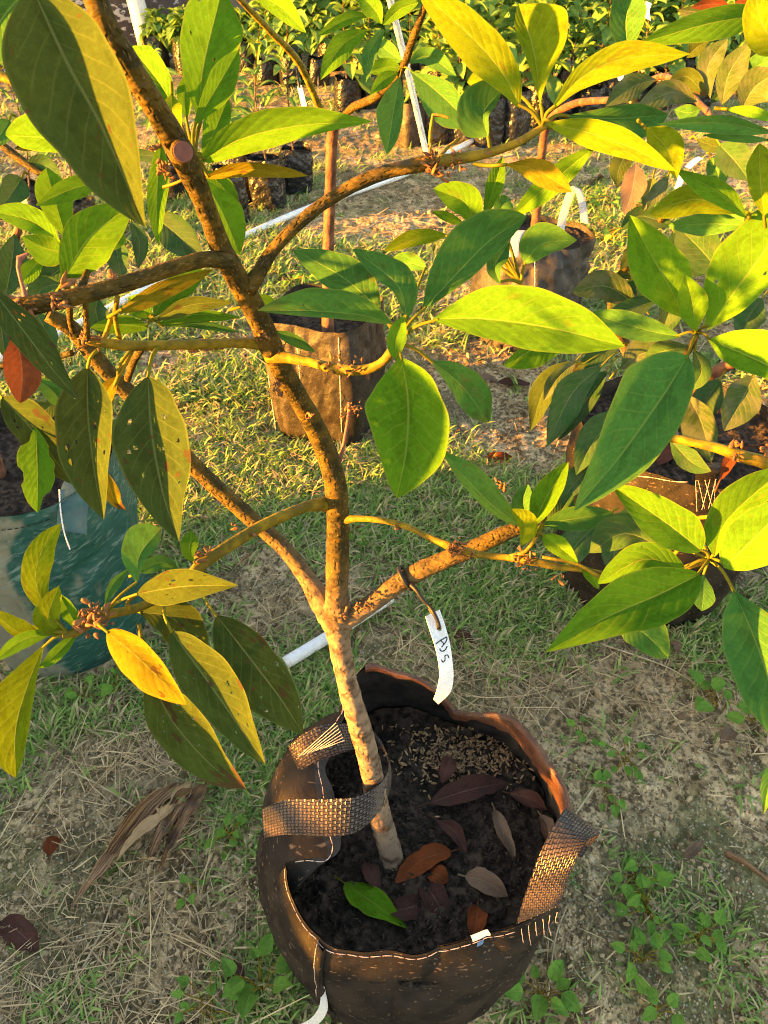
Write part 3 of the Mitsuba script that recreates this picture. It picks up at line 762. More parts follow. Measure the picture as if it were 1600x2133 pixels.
limb('twig', [(900, 336, 0.635, 30), (960, 330, 0.632, 26), (1010, 320, 0.63, 23), (1060, 305, 0.625, 20), (1100, 285, 0.62, 18), (1135, 262, 0.62, 16)], tree, 'twig', 12, 0.1)
limb('twig', [(560, 742, 0.735, 40), (600, 745, 0.725, 26), (650, 755, 0.715, 22), (700, 768, 0.70, 26), (760, 770, 0.69, 24), (800, 752, 0.68, 22), (825, 715, 0.67, 20)], tree, 'twig', 12, 0.14, 0.1)
limb('twig', [(555, 718, 0.735, 34), (500, 714, 0.715, 24), (420, 717, 0.69, 24), (340, 719, 0.665, 24), (270, 720, 0.645, 26), (215, 714, 0.63, 24), (180, 706, 0.62, 26)], tree, 'twig', 12, 0.1, 0.08)
limb('branch', [(690, 1048, 0.90, 40), (640, 1055, 0.87, 27), (590, 1075, 0.845, 27), (540, 1098, 0.825, 28), (480, 1135, 0.80, 30), (425, 1172, 0.78, 30), (370, 1222, 0.76, 24), (290, 1265, 0.74, 22), (215, 1282, 0.725, 24), (185, 1300, 0.71, 26), (150, 1325, 0.70, 16)], tree, 'twig', 12, 0.1)
limb('twig', [(715, 1082, 0.90, 28), (750, 1080, 0.885, 16), (800, 1085, 0.87, 15), (850, 1098, 0.86, 15), (900, 1122, 0.85, 16), (950, 1142, 0.84, 22), (1000, 1155, 0.83, 18), (1060, 1162, 0.82, 17), (1110, 1170, 0.81, 19), (1160, 1180, 0.80, 16), (1220, 1188, 0.79, 13), (1300, 1200, 0.765, 13), (1400, 1190, 0.735, 13), (1475, 1165, 0.71, 16)], tree, 'twig', 12, 0.16, 0.1)
limb('twig', [(1060, 1160, 0.82, 12), (1095, 1148, 0.81, 10), (1120, 1115, 0.80, 10)], tree, 'twig', 8, 0.1)
limb('twig', [(130, 1325, 0.69, 12), (165, 1318, 0.70, 14), (200, 1290, 0.715, 18)], tree, 'twig', 8, 0.1)
limb('twig', [(165, 615, 0.56, 20), (185, 560, 0.60, 15), (215, 520, 0.62, 12), (248, 485, 0.63, 13)], tree, 'bark', 8, 0.1)
limb('twig', [(140, 600, 0.56, 14), (134, 560, 0.62, 11), (137, 515, 0.68, 10)], tree, 'twig', 8, 0.1)
limb('twig', [(58, 640, 0.545, 22), (48, 600, 0.545, 10), (38, 560, 0.545, 9), (42, 535, 0.545, 16), (58, 528, 0.545, 6)], tree, 'shoot_red', 8, 0.2)
limb('twig', [(178, 630, 0.56, 14), (180, 670, 0.58, 14), (182, 704, 0.60, 16)], tree, 'bark', 8, 0.1)
limb('twig', [(145, 615, 0.57, 16), (146, 665, 0.68, 15), (152, 690, 0.80, 15)], tree, 'bark', 8, 0.1)
limb('twig', [(150, 735, 0.87, 15), (110, 745, 0.88, 15), (60, 745, 0.88, 14), (0, 765, 0.88, 14)], tree, 'bark', 8, 0.1)
limb('twig', [(300, 720, 0.655, 16), (280, 750, 0.70, 18), (265, 790, 0.80, 18)], tree, 'bark', 8, 0.1)
limb('shoot', [(708, 962, 0.875, 10), (716, 925, 0.872, 9), (724, 880, 0.87, 9), (728, 850, 0.868, 11), (727, 838, 0.868, 8)], tree, 'shoot_red', 8, 0.12, label='reddish flower shoot with dry buds')
limb('twig', [(896, 330, 0.632, 10), (896, 285, 0.63, 8), (900, 255, 0.63, 10), (905, 238, 0.63, 9), (935, 245, 0.628, 6)], tree, 'twig', 8, 0.15)
limb('twig', [(920, 322, 0.632, 8), (940, 300, 0.64, 7), (955, 290, 0.64, 7)], tree, 'twig', 8, 0.15)
limb('twig', [(340, 390, 0.575, 8), (370, 380, 0.57, 7), (405, 362, 0.56, 8)], tree, 'twig', 8, 0.1)
# cut stub on the leader
sc_ = P(380, 316, 0.512)
ax = unit(P(400, 318, 0.46) - sc_)
add('cut_stub', tube([sc_ - ax * 0.012, sc_, sc_ + ax * 0.006], [0.0085, 0.0080, 0.0074], 16, 10), 'bark', tree)
cv, cf, cuv = tube([sc_ + ax * 0.0058, sc_ + ax * 0.0066], [0.0069, 0.0066], 16, 3)
add('cut_face', (cv, cf), 'cut_wood', tree, smooth=40, label='purple-red cut face')
for pts, n, sz, sp in [([(905, 335, .635), (895, 322, .63), (915, 355, .632), (900, 345, .63), (930, 338, .632)], 60, .0032, .010), ([(955, 340, .631), (945, 330, .631)], 22, .0024, .008),
                       ([(945, 1142, .835), (955, 1150, .832), (960, 1138, .835)], 44, .0036, .012), ([(1090, 1172, .808), (1105, 1165, .808), (1080, 1160, .812)], 46, .0032, .012), ([(1165, 1200, .80), (1160, 1178, .8)], 14, .003, .008),
                       ([(710, 762, .692), (735, 768, .69), (760, 764, .69), (690, 760, .70)], 44, .0026, .012), ([(545, 688, .70), (550, 700, .705)], 14, .003, .008), ([(585, 722, .725), (570, 745, .725)], 12, .003, .008),
                       ([(180, 706, .617), (172, 702, .615), (205, 716, .62)], 20, .0030, .008), ([(237, 575, .555)], 8, .0035, .004), ([(20, 636, .535), (45, 640, .535), (30, 655, .535)], 36, .0036, .012), ([(120, 625, .54), (140, 590, .545)], 22, .0034, .010), ([(65, 668, .54)], 8, .004, .004),
                       ([(190, 1280, .70), (205, 1290, .70), (198, 1268, .70), (180, 1300, .70)], 60, .0042, .014), ([(728, 846, .868), (742, 850, .866)], 18, .0028, .007), ([(747, 848, .866), (738, 857, .866), (711, 868, .866)], 16, .0026, .006),
                       ([(645, 868, .785)], 7, .0042, .004), ([(577, 800, .75), (580, 820, .755)], 14, .0032, .006), ([(415, 1165, .775), (405, 1155, .775), (425, 1150, .775)], 22, .0036, .010), ([(490, 1098, .80), (520, 1108, .81)], 8, .0034, .006), ([(335, 345, .53), (342, 360, .53), (350, 370, .53), (318, 305, .51)], 26, .0026, .006),
                       ([(765, 1250, .94), (755, 1262, .94), (775, 1240, .94)], 22, .0036, .012), ([(720, 1268, .94), (718, 1282, .94)], 8, .0032, .005), ([(985, 1155, .828), (830, 1095, .862), (890, 1088, .85)], 10, .0028, .006), ([(1050, 1012, .80), (1040, 1005, .80)], 8, .0036, .006)]:
    buds([P(*q) for q in pts], tree, n, sz, sp, seed=int(pts[0][0]))

HUB = dict(A=(405, 335, .575), B=(137, 512, .68), C=(1450, 695, .79), D=(1478, 1165, .70), E=(1118, 1115, .80), H=(826, 715, .668), K=(1130, 262, .62), G=(145, 1322, .705), F=(215, 1280, .722), L=(315, 668, .74), M=(1560, 455, .70), K2=(1085, 590, .80))
# (pixels of the midrib, half widths, depth at base, depth at tip, material, tilts, curls, peak, hub)
w_, g_, y_, m_, d_, o_, u_, b_ = 'leaf_yellowing_sunlit', 'leaf_young_sunlit', 'leaf_young', 'leaf_mature', 'leaf_shaded', 'leaf_old', 'leaf_dusty', 'leaf_brown'
LEAVES = [
    ([(70, -20), (140, 130), (215, 270), (303, 472)], 122, 84, .40, .43, o_, 15, 46, 0, 0, .42, None),
    ([(80, -40), (10, 30), (-60, 150)], 50, 50, 0.47, 0.5, m_, 20, 20, 0, 0, .46, None),
    ([(165, 302), (90, 287), (12, 282)], 40, 28, .70, .74, y_, 20, 10, 0, 0, .5, None),
    ([(362, 226), (330, 170), (272, 97)], 36, 32, .62, .68, y_, 20, 30, 0, 0, .5, 'A'),
    ([(418, 258), (422, 150), (462, -20)], 60, 58, .60, .62, y_, 30, 30, 0, 0, .56, 'A'),
    ([(402, 265), (447, 190), (498, 103)], 30, 24, .585, .58, y_, 30, 35, 0, 0, .52, 'A'),
    ([(388, 250), (384, 205), (386, 153)], 15, 15, .60, .60, y_, 30, 30, 0, 0, .5, 'A'),
    ([(358, 195), (360, 235), (378, 272)], 23, 22, .59, .57, g_, 5, 20, 0, 0, .6, None),
    ([(422, 330), (444, 280), (475, 205)], 24, 26, .59, .60, y_, 30, 25, 0, 0, .5, 'A'),
    ([(420, 336), (500, 290), (620, 262), (776, 253)], 30, 40, .58, .54, y_, 22, 30, 0, 0, .42, 'A'),
    ([(425, 370), (490, 356), (560, 354), (642, 366)], 15, 14, .58, .56, w_, 25, 45, 0, 0, .5, 'A'),
    ([(418, 365), (462, 440), (500, 532)], 30, 40, .64, .68, y_, 30, -5, 0, 0, .5, 'A'),
    ([(425, 352), (466, 392), (490, 445)], 22, 22, .66, .70, y_, 20, 20, 0, 0, .5, 'A'),
    ([(335, 300), (326, 420), (330, 512)], 20, 22, .60, .60, y_, 20, 25, 0, 0, .45, None),
    ([(140, 502), (118, 430), (96, 350)], 35, 34, .67, .64, y_, 25, 30, 0, 0, .62, 'B'),
    ([(222, 376), (150, 394), (74, 428)], 23, 21, .62, .60, y_, 25, 20, 0, 0, .5, None),
    ([(128, 512), (70, 463), (-15, 440)], 30, 22, .67, .66, y_, 25, 20, 0, 0, .5, 'B'),
    ([(133, 525), (95, 517), (46, 492)], 28, 32, .66, .62, y_, 20, 30, 0, 0, .55, 'B'),
    ([(130, 590), (182, 500), (275, 424)], 52, 46, .60, .58, y_, 20, 10, 0, 0, .5, None),
    ([(146, 505), (154, 485), (157, 463)], 9, 9, .66, .66, y_, 20, 20, 0, 0, .5, 'B'),
    ([(222, 522), (240, 502), (256, 478)], 16, 16, .70, .70, y_, 10, 10, 0, 0, .5, None),
    ([(245, 650), (330, 603), (445, 560)], 26, 12, .60, .62, w_, -30, -30, 0, 0, .45, None),
    ([(312, 665), (292, 640), (268, 618)], 26, 26, .74, .74, y_, 20, 20, 0, 0, .5, 'L'),
    ([(318, 662), (352, 612), (430, 562)], 26, 26, .74, .76, y_, 20, 20, 0, 0, .5, 'L'),
    ([(310, 682), (250, 676), (188, 682)], 19, 19, .74, .70, y_, 25, 20, 0, 0, .5, 'L'),
    ([(322, 668), (392, 636), (486, 628)], 19, 15, .74, .72, o_, 25, 25, 0, 0, .5, 'L'),
    ([(325, 676), (402, 656), (502, 660)], 15, 11, .75, .76, y_, 25, 25, 0, 0, .5, 'L'),
    ([(330, 680), (402, 674), (502, 692)], 9, 9, .75, .77, m_, 25, 25, 0, 0, .5, 'L'),
    ([(572, 690), (610, 706), (657, 733)], 13, 11, .80, .82, m_, 20, 20, 0, 0, .45, None),
    ([(500, 640), (555, 626), (575, 640)], 14, 14, .78, .80, y_, 10, 10, 0, 0, .5, None),
    ([(308, 785), (316, 900), (340, 1030), (373, 1128)], 74, 70, 0.585, 0.545, o_, 14, 40, 0, 0, .44, 'e1'),
    ([(182, 765), (184, 870), (198, 990), (216, 1082)], 68, 44, 0.64, 0.62, o_, 14, 52, 0, 0, .46, 'e2'),
    ([(5, 828), (72, 902), (152, 1008)], 36, 42, 0.68, 0.7, o_, 12, 42, 0, 0, .5, None),
    ([(-20, 598), (50, 690), (112, 772), (168, 836)], 32, 36, .50, .49, o_, 20, -15, 0, 0, .45, None),
    ([(75, 890), (78, 980), (78, 1068)], 38, 32, .68, .67, y_, 15, 15, 0, 0, .5, 'rag'),
    ([(32, 690), (46, 770), (42, 840)], 34, 36, .58, .57, b_, 25, 20, 0, 20, .56, None),
    ([(247, 782), (226, 812), (208, 855)], 16, 16, .65, .66, w_, -10, 40, 0, 0, .5, 'e3'),
    ([(222, 985), (238, 1040), (262, 1062)], 15, 15, .66, .65, w_, 15, 20, 0, 0, .5, None),
    ([(70, 785), (110, 815), (135, 850)], 20, 18, .72, .74, m_, 30, 20, 0, 0, .5, None),
    ([(95, 535), (70, 556), (42, 594)], 18, 18, .66, .66, y_, 10, 20, 0, 0, .5, None),
    ([(285, 1237), (380, 1222), (496, 1219)], 35, 36, 0.7, 0.62, o_, 32, 25, 0, 0, .48, 'F'),
    ([(285, 1216), (292, 1155), (336, 1100)], 20, 44, .73, .78, m_, 30, 30, 0, 0, .5, 'F'),
    ([(217, 1268), (232, 1222), (268, 1184)], 14, 8, .735, .76, m_, 25, 25, 0, 0, .5, 'F'),
    ([(290, 1192), (335, 1172), (372, 1186)], 16, 16, .78, .80, m_, 20, 20, 0, 0, .5, None),
    ([(405, 1170), (395, 1150), (400, 1105)], 16, 20, .77, .77, y_, 10, 10, 0, 0, .5, None),
    ([(292, 1275), (365, 1292), (428, 1378)], 45, 42, .755, .77, o_, 20, 20, 0, 0, .5, None),
    ([(222, 1315), (290, 1372), (388, 1468)], 44, 30, 0.665, 0.63, w_, -30, 36, -20, 40, .4, None),
    ([(358, 1318), (420, 1402), (490, 1502), (553, 1592)], 50, 50, 0.655, 0.61, o_, 14, 36, 0, 14, .44, 'f1'),
    ([(452, 1283), (520, 1370), (582, 1452), (632, 1530)], 68, 52, 0.7, 0.69, o_, 18, -30, 0, 0, .5, 'f2'),
    ([(308, 1400), (358, 1500), (438, 1592), (513, 1644)], 48, 54, 0.665, 0.635, o_, 14, 12, 0, 34, .5, None),
    ([(97, 1278), (74, 1205), (90, 1142), (127, 1090)], 28, 30, 0.71, 0.71, g_, 0, 10, 0, 0, .45, 'G'),
    ([(132, 1322), (100, 1290), (123, 1220)], 24, 28, 0.71, 0.7, g_, 25, 25, 0, 0, .48, 'G'),
    ([(100, 1322), (40, 1318), (-20, 1270)], 26, 10, 0.71, 0.68, g_, 5, 10, 0, 0, .5, 'G'),
    ([(112, 1318), (50, 1332), (-15, 1378)], 16, 18, 0.71, 0.67, y_, 30, 10, 0, 0, .5, 'G'),
    ([(92, 1342), (57, 1430), (33, 1520), (33, 1620)], 62, 22, 0.71, 0.66, g_, 6, 44, 0, 0, .5, 'G'),
    ([(165, 1312), (142, 1272), (124, 1238)], 16, 16, 0.72, 0.71, y_, 30, 20, 0, 0, .5, 'G'),
    ([(160, 1318), (110, 1370), (80, 1392)], 14, 14, 0.71, 0.7, y_, 30, 20, 0, 0, .5, 'G'),
    # the bright cluster right of the leader
    ([(792, 646), (712, 576), (611, 521)], 46, 32, .67, .72, m_, -24, 20, 0, 0, .46, 'H'),
    ([(816, 674), (750, 656), (650, 648), (536, 647)], 47, 14, .65, .61, m_, 20, 50, 0, 0, .5, 'H'),
    ([(848, 662), (826, 592), (735, 519)], 40, 20, .66, .68, m_, -25, 40, 0, 0, .42, 'H'),
    ([(880, 647), (960, 562), (1022, 500), (1097, 451)], 30, 66, .67, .70, m_, 22, 34, 0, 0, .5, 'H'),
    ([(903, 665), (1000, 664), (1150, 684), (1302, 722)], 50, 76, .64, .60, y_, 40, 12, 0, 0, .46, 'H'),
    ([(836, 745), (850, 830), (847, 930), (827, 1038)], 84, 82, .655, .60, y_, 36, 24, 0, 0, .47, 'H'),
    ([(898, 752), (960, 802), (1018, 880)], 28, 44, .69, .74, m_, 38, -12, 0, 0, .55, 'H'),
    ([(935, 490), (870, 497), (799, 523)], 20, 14, .82, .80, g_, -15, 30, 0, 0, .5, 'K2'),
    ([(890, 560), (850, 548), (800, 566)], 22, 18, .80, .84, m_, 25, 25, 0, 0, .5, 'H'),
    ([(828, 752), (824, 712), (842, 655)], 20, 20, .66, .65, y_, 20, 20, 0, 0, .5, 'H'),
    ([(1190, 688), (1120, 722), (1048, 762)], 22, 38, .74, .72, y_, 25, 10, 0, 0, .5, None),
    ([(1042, 592), (1032, 552), (1062, 505)], 18, 20, .78, .80, m_, 20, 30, 0, 0, .5, 'K2'),
    ([(1092, 548), (1130, 508), (1202, 500)], 26, 40, .79, .78, m_, 30, 10, 0, 0, .45, 'K2'),
    # top right cluster
    ([(1082, 225), (1052, 160), (985, 80), (868, -25)], 42, 42, .61, .58, g_, 5, 15, 0, 0, .5, 'K'),
    ([(1126, 222), (1112, 110), (1080, 8)], 78, 24, .61, .62, g_, 12, 30, 0, 0, .62, 'K'),
    ([(1146, 232), (1210, 162), (1300, 122), (1438, 112)], 30, 30, .61, .58, g_, 20, 20, 0, 0, .5, 'K'),
    ([(1140, 258), (1222, 275), (1320, 310), (1410, 357)], 28, 28, .60, .56, g_, 10, 20, 0, 0, .48, 'K'),
    ([(1180, 242), (1290, 246), (1392, 238)], 44, 24, .66, .68, m_, 35, 25, 0, 0, .5, 'K'),
    ([(1345, 266), (1388, 308), (1410, 372)], 26, 32, .64, .63, g_, 20, 10, 0, 0, .5, None),
    ([(1068, 188), (1020, 162), (973, 172)], 24, 24, .64, .66, g_, 15, 25, 0, 0, .55, 'K'),
    ([(1017, 285), (1008, 235), (1046, 188)], 14, 50, .63, .64, m_, 20, 30, 0, 0, .45, None),
    ([(1048, 342), (1110, 352), (1192, 400)], 25, 24, .62, .60, w_, 15, 30, 0, 0, .55, 'k9'),
    ([(1240, 305), (1170, 362), (1065, 452)], 26, 26, .70, .76, y_, 20, 20, 0, 0, .5, 'K'),
    ([(1008, 458), (1026, 400), (1048, 325)], 18, 18, .80, .78, y_, 20, 20, 0, 0, .5, 'K2'),
    ([(990, 465), (966, 420), (903, 393)], 34, 26, .80, .78, y_, 25, 25, 0, 0, .5, 'K2'),
    ([(965, 466), (932, 452), (900, 440)], 10, 10, .82, .80, y_, 0, 20, 0, 0, .5, 'K2'),
    ([(1038, 448), (1046, 430), (1062, 412)], 22, 20, .82, .82, m_, 20, 20, 0, 0, .5, 'K2'),
    # right cluster
    ([(1428, 662), (1386, 582), (1346, 512), (1312, 448)], 52, 50, .78, .74, y_, 14, 42, 0, 0, .5, 'C'),
    ([(1476, 682), (1530, 608), (1600, 512), (1690, 370)], 52, 80, .77, .68, y_, 25, 14, 0, 0, .45, 'C'),
    ([(1449, 690), (1442, 630), (1427, 571)], 29, 29, .77, .74, y_, 20, 25, 0, 0, .5, 'C'),
    ([(1476, 708), (1550, 738), (1680, 800)], 32, 56, .77, .68, y_, 36, 10, 0, 0, .5, 'C'),
    ([(1418, 702), (1340, 686), (1225, 652)], 28, 27, .79, .82, m_, 25, 35, 0, 0, .5, 'C'),
    ([(1433, 742), (1378, 830), (1292, 950), (1196, 1065)], 88, 64, .73, .64, m_, 42, 16, 0, 0, .46, 'C'),
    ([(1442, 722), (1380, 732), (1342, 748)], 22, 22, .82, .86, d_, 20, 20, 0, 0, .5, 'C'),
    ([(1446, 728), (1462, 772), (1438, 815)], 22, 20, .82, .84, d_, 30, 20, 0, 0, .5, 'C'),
    # upper right
    ([(1558, 455), (1500, 402), (1403, 350)], 20, 24, .69, .64, y_, 35, 20, 0, 0, .5, 'M'),
    ([(1548, 446), (1450, 415), (1350, 446)], 28, 30, .70, .70, g_, -10, 20, 0, 0, .5, 'M'),
    ([(1558, 470), (1480, 466), (1392, 470)], 22, 22, .72, .76, m_, 25, 25, 0, 0, .5, 'M'),
    ([(1592, 452), (1584, 375), (1582, 298)], 34, 26, .68, .68, g_, 5, 15, 0, 0, .5, None),
    ([(1605, 28), (1480, 48), (1333, 90)], 27, 32, .60, .60, y_, 35, 25, 0, 0, .48, None),
    ([(1640, 110), (1590, 55), (1570, -30)], 45, 38, .58, .56, g_, 0, 10, 0, 0, .5, None),
    ([(1308, 105), (1304, 40), (1322, -25)], 36, 34, .86, .84, m_, 30, 30, 0, 0, .5, None),
    ([(1612, 276), (1500, 256), (1368, 258)], 14, 20, .64, .62, m_, 35, 20, 0, 0, .5, None),
    ([(1605, 292), (1530, 286), (1462, 281)], 9, 9, .66, .64, m_, -30, 20, 0, 0, .5, None),
    ([(1512, 227), (1560, 231), (1625, 252)], 11, 10, .66, .62, y_, 20, 20, 0, 0, .5, None),
    # lower right cluster
    ([(1458, 1196), (1370, 1240), (1260, 1288), (1136, 1359)], 62, 60, .68, .60, y_, 14, 40, 0, 0, .46, 'D'),
    ([(1428, 1185), (1340, 1166), (1246, 1216)], 36, 26, .70, .69, y_, 8, 20, 0, 0, .5, 'D'),
    ([(1462, 1148), (1402, 1100), (1346, 1060), (1274, 1011)], 48, 42, .69, .68, y_, 28, 24, 0, 0, .46, 'D'),
    ([(1488, 1160), (1516, 1082), (1645, 965)], 32, 44, .69, .66, y_, 20, 30, 0, 0, .5, 'D'),
    ([(1508, 1182), (1572, 1120), (1660, 1030)], 55, 52, .68, .62, y_, 10, 20, 0, 0, .45, 'D'),
    ([(1528, 1228), (1572, 1330), (1602, 1420), (1640, 1565)], 64, 62, .67, .58, m_, 46, 12, 0, 0, .48, 'D'),
    ([(1466, 1192), (1466, 1230), (1462, 1273)], 24, 23, .72, .70, m_, 30, -10, 0, 0, .6, 'D'),
    ([(1285, 1285), (1345, 1322), (1392, 1370)], 36, 42, .76, .74, m_, 30, 5, 0, 0, .52, None),
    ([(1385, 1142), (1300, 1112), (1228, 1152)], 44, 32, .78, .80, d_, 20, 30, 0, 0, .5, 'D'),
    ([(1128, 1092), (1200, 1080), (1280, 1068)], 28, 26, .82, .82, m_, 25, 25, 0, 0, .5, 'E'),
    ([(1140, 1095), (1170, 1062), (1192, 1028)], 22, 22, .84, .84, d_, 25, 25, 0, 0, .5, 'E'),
    ([(1085, 1098), (1012, 1040), (918, 938)], 38, 16, .79, .74, m_, -24, 40, 0, 0, .5, 'E'),
    ([(1110, 1098), (1136, 1040), (1184, 962)], 24, 30, .79, .78, y_, 25, 32, 0, 0, .5, 'E'),
    ([(1102, 1092), (1090, 1045), (1100, 1008)], 24, 24, .82, .82, m_, 25, 25, 0, 0, .5, 'E'),
    ([(1085, 1138), (1094, 1096), (1066, 1060)], 27, 12, .78, .76, g_, 5, 20, 0, 0, .55, 'E'),
    ([(1130, 1114), (1166, 1140), (1204, 1172)], 20, 20, .79, .77, y_, 20, 20, 0, 0, .5, 'E'),
    ([(1212, 1180), (1232, 1200), (1248, 1228)], 12, 12, .79, .78, y_, 20, 20, 0, 0, .5, None),
    ([(1650, 1560), (1606, 1625), (1590, 1697)], 16, 14, .62, .60, m_, 30, 10, 0, 0, .5, None),
]
extra_pet = dict(e1=[(330, 722, .662), (316, 745, .61)], e2=[(212, 722, .63), (190, 742, .625)], e3=[(272, 728, .645), (250, 760, .645)], f1=[(345, 1245, .745), (342, 1280, .71)], f2=[(420, 1230, .76), (432, 1258, .73)], k9=[(985, 340, .632), (1015, 345, .63)])
for i, (px, wa, wb, d0, d1, mat, ta, tb, ca, cb, pk, hub) in enumerate(LEAVES):
    kw = {}
    if hub == 'rag':
        kw['ragged'] = 0.45
    elif hub in extra_pet:
        kw['pet'] = extra_pet[hub]
    elif hub:
        kw['pet'] = [HUB[hub]]
    elif mat != b_:
        dx, dy = px[0][0] - px[1][0], px[0][1] - px[1][1]
        L = math.hypot(dx, dy)
        kw['pet'] = [(px[0][0] + dx / L * 22, px[0][1] + dy / L * 22, d0 + 0.01), (px[0][0] + dx / L * 9, px[0][1] + dy / L * 9, d0 + 0.004)]
    big = max(wa, wb) > 30
    eaten = big and i > 0 and (mat == o_ or i % 9 == 4)
    add('leaf', leaf_px(px, wa, wb, d0, d1, ta, tb, ca, cb, pk, arch=0.006 if big else 0.002, nu=90 if eaten else 30 if big else 18, nv=20 if eaten else 6 if big else 4, holes=(4 if mat == o_ else 2) if eaten else 0, **kw), mat, tree)
# drooping petioles without blades of their own
for pts in ([(245, 618, .60), (240, 660, .62), (250, 712, .65)], [(232, 660, .63), (222, 690, .64), (212, 715, .635)], [(275, 730, .65), (245, 790, .65), (232, 830, .655), (228, 900, .66)], [(290, 1300, .73), (294, 1330, .72), (298, 1345, .71)],
            [(268, 1270, .725), (266, 1255, .72), (282, 1240, .71)], [(1255, 1205, .77), (1200, 1175, .79), (1130, 1160, .80)], [(1470, 1145, .70), (1445, 1085, .74), (1500, 1075, .72)], [(1395, 1165, .74), (1440, 1125, .73), (1475, 1160, .71)]):
    add('petiole', tube([P(*q) for q in pts], 0.0021, 7, 16), 'twig', tree)

# ------------------------------------------------------------------ the hanging tag
tg_ = thing('plant_tag', 'white plastic plant tag marked AJS hanging by a black cord from the right limb', 'tag')
tp_ = [(901, 1277), (912, 1310), (922, 1345), (928, 1380), (930, 1410), (924, 1440), (908, 1462)]
td = [0.935, 0.925, 0.912, 0.905, 0.905, 0.912, 0.925]
wid = [(30, -14), (32, -10), (31, -5), (29, -1), (29, 1), (28, 4), (10, 10)]
ctr = np.array([P(x, y, d) for (x, y), d in zip(tp_, td)])
ww = np.array([px_w(x, y, d, *w, lean=-0.011) for (x, y), d, w in zip(tp_, td, wid)])
nt = 40
cc = spline(np.c_[ctr, ww], nt)
tt = unit(np.gradient(cc[:, :3], axis=0))
nrm = unit(np.cross(tt, cc[:, 3:]))
nrm *= np.sign((CAM - cc[:, :3].mean(0)) @ nrm.mean(0))


def on_tag(u, s, off=0.0):
    """u: 0 to 1 along the tag, s: -0.5 to 0.5 across."""
    k = u * (nt - 1)
    i = int(min(max(math.floor(k), 0), nt - 2))
    a = k - i
    q = cc[i] * (1 - a) + cc[i + 1] * a
    return q[:3] + q[3:] * s + nrm[i] * off


v0, f0 = [], []
us, ss = np.linspace(0, 1, 61), np.linspace(-0.5, 0.5, 17)
for side in (0.0004, -0.0004):
    for u in us:
        for s in ss:
            v0.append(on_tag(u, s, side))
gfc = grid_faces(61, 17)
cu = us[:, None] + 0 * ss[None]
cs = 0 * us[:, None] + ss[None]
fc_u, fc_s = cu.reshape(-1)[gfc].mean(1), cs.reshape(-1)[gfc].mean(1)
keep = ((fc_u - 0.155) / 0.045) ** 2 + ((fc_s - 0.1) / 0.17) ** 2 > 1
gk = gfc[keep]
tv = np.array(v0)
edges = []
m_2 = 61 * 17
for i in range(60):
    for j in (0, 16):
        a_, b2 = i * 17 + j, (i + 1) * 17 + j
        edges += [[a_, b2, b2 + m_2], [a_, b2 + m_2, a_ + m_2]]
for j in range(16):
    for i in (0, 60):
        a_, b2 = i * 17 + j, i * 17 + j + 1
        edges += [[a_, b2, b2 + m_2], [a_, b2 + m_2, a_ + m_2]]
add('card', (tv, np.vstack([gk, gk[:, ::-1] + m_2, edges])), 'tag_white', tg_, smooth=False)


def stroke(pts):
    q = spline(np.array([on_tag(u, s, 0.0007) for u, s in pts]), 26)
    return tube(q, 0.0007, 6, 26)[:2]


def tag_px(x, y):
    """The place on the tag that shows at a pixel."""
    best = min(((u, s) for u in np.linspace(0.2, 0.75, 111) for s in np.linspace(-0.5, 0.5, 41)), key=lambda q: np.hypot(*(pix(on_tag(*q)) - [x, y])))
    return best


def pix(p):
    d = np.asarray(p) - CAM
    z = d @ FWD
    return np.array([800 + F * (d @ RIGHT) / z, 1066.5 - F * (d @ UP) / z])


STROKES = {'A': [[(908, 1341), (916, 1336), (926, 1330), (931, 1328), (929, 1336), (920, 1349)], [(917, 1334), (921, 1338), (925, 1343)]],
           'J': [[(931, 1347), (927, 1354), (922, 1357), (917, 1355), (916, 1351)]],
           'S': [[(935, 1371), (932, 1365), (927, 1366), (927, 1371), (926, 1376), (922, 1379), (919, 1374)]]}
add('lettering', join([stroke([tag_px(x, y) for x, y in st]) for g in STROKES.values() for st in g]), 'ink', tg_, label='handwritten AJS in black ink')
cordp = [(850, 1222, .925), (842, 1215, .922), (833, 1200, .93), (836, 1186, .945), (845, 1183, .96)]
loop_c, loop_t = P(845, 1204, 0.953), unit(P(900, 1178, .945) - P(800, 1236, .96))
la = unit(np.cross(loop_t, [0, 0, 1.0]))
lb2 = np.cross(loop_t, la)
ringp = [loop_c + (la * math.cos(t) + lb2 * math.sin(t)) * 0.0163 for t in np.linspace(0, 2 * np.pi, 25)]
lowest = min(ringp, key=lambda q: q[2])
add('cord', join([tube(ringp, 0.0030, 8, 50)[:2], tube([P(856, 1218, .935), P(868, 1230, .93), P(880, 1248, .93), P(893, 1262, .93), P(903, 1276, .925), on_tag(0.13, 0.08, 0.003), on_tag(0.165, 0.1, -0.002)], [.0032, .003, .0028, .0024, .0028, .0024, .002], 8, 40)[:2],
                   tube([on_tag(0.165, 0.1, -0.002), on_tag(0.08, 0.02, -0.003), P(893, 1264, .94)], 0.0018, 6, 20)[:2]]), 'cord', tg_, label='black cord looped round the limb')

# ------------------------------------------------------------------ the other grow bags and their trees
simple('bark_red', lambda p, n, uv: mix((0.065, 0.028, 0.016), (0.15, 0.068, 0.036), smoothstep(0.3, 0.7, fbm(p.x * 60, p.y * 60, p.z * 40, 4))), 0.7,
       bump=lambda p, n, uv: fbm(p.x * 110, p.y * 110, p.z * 60, 3), bscale=0.003)


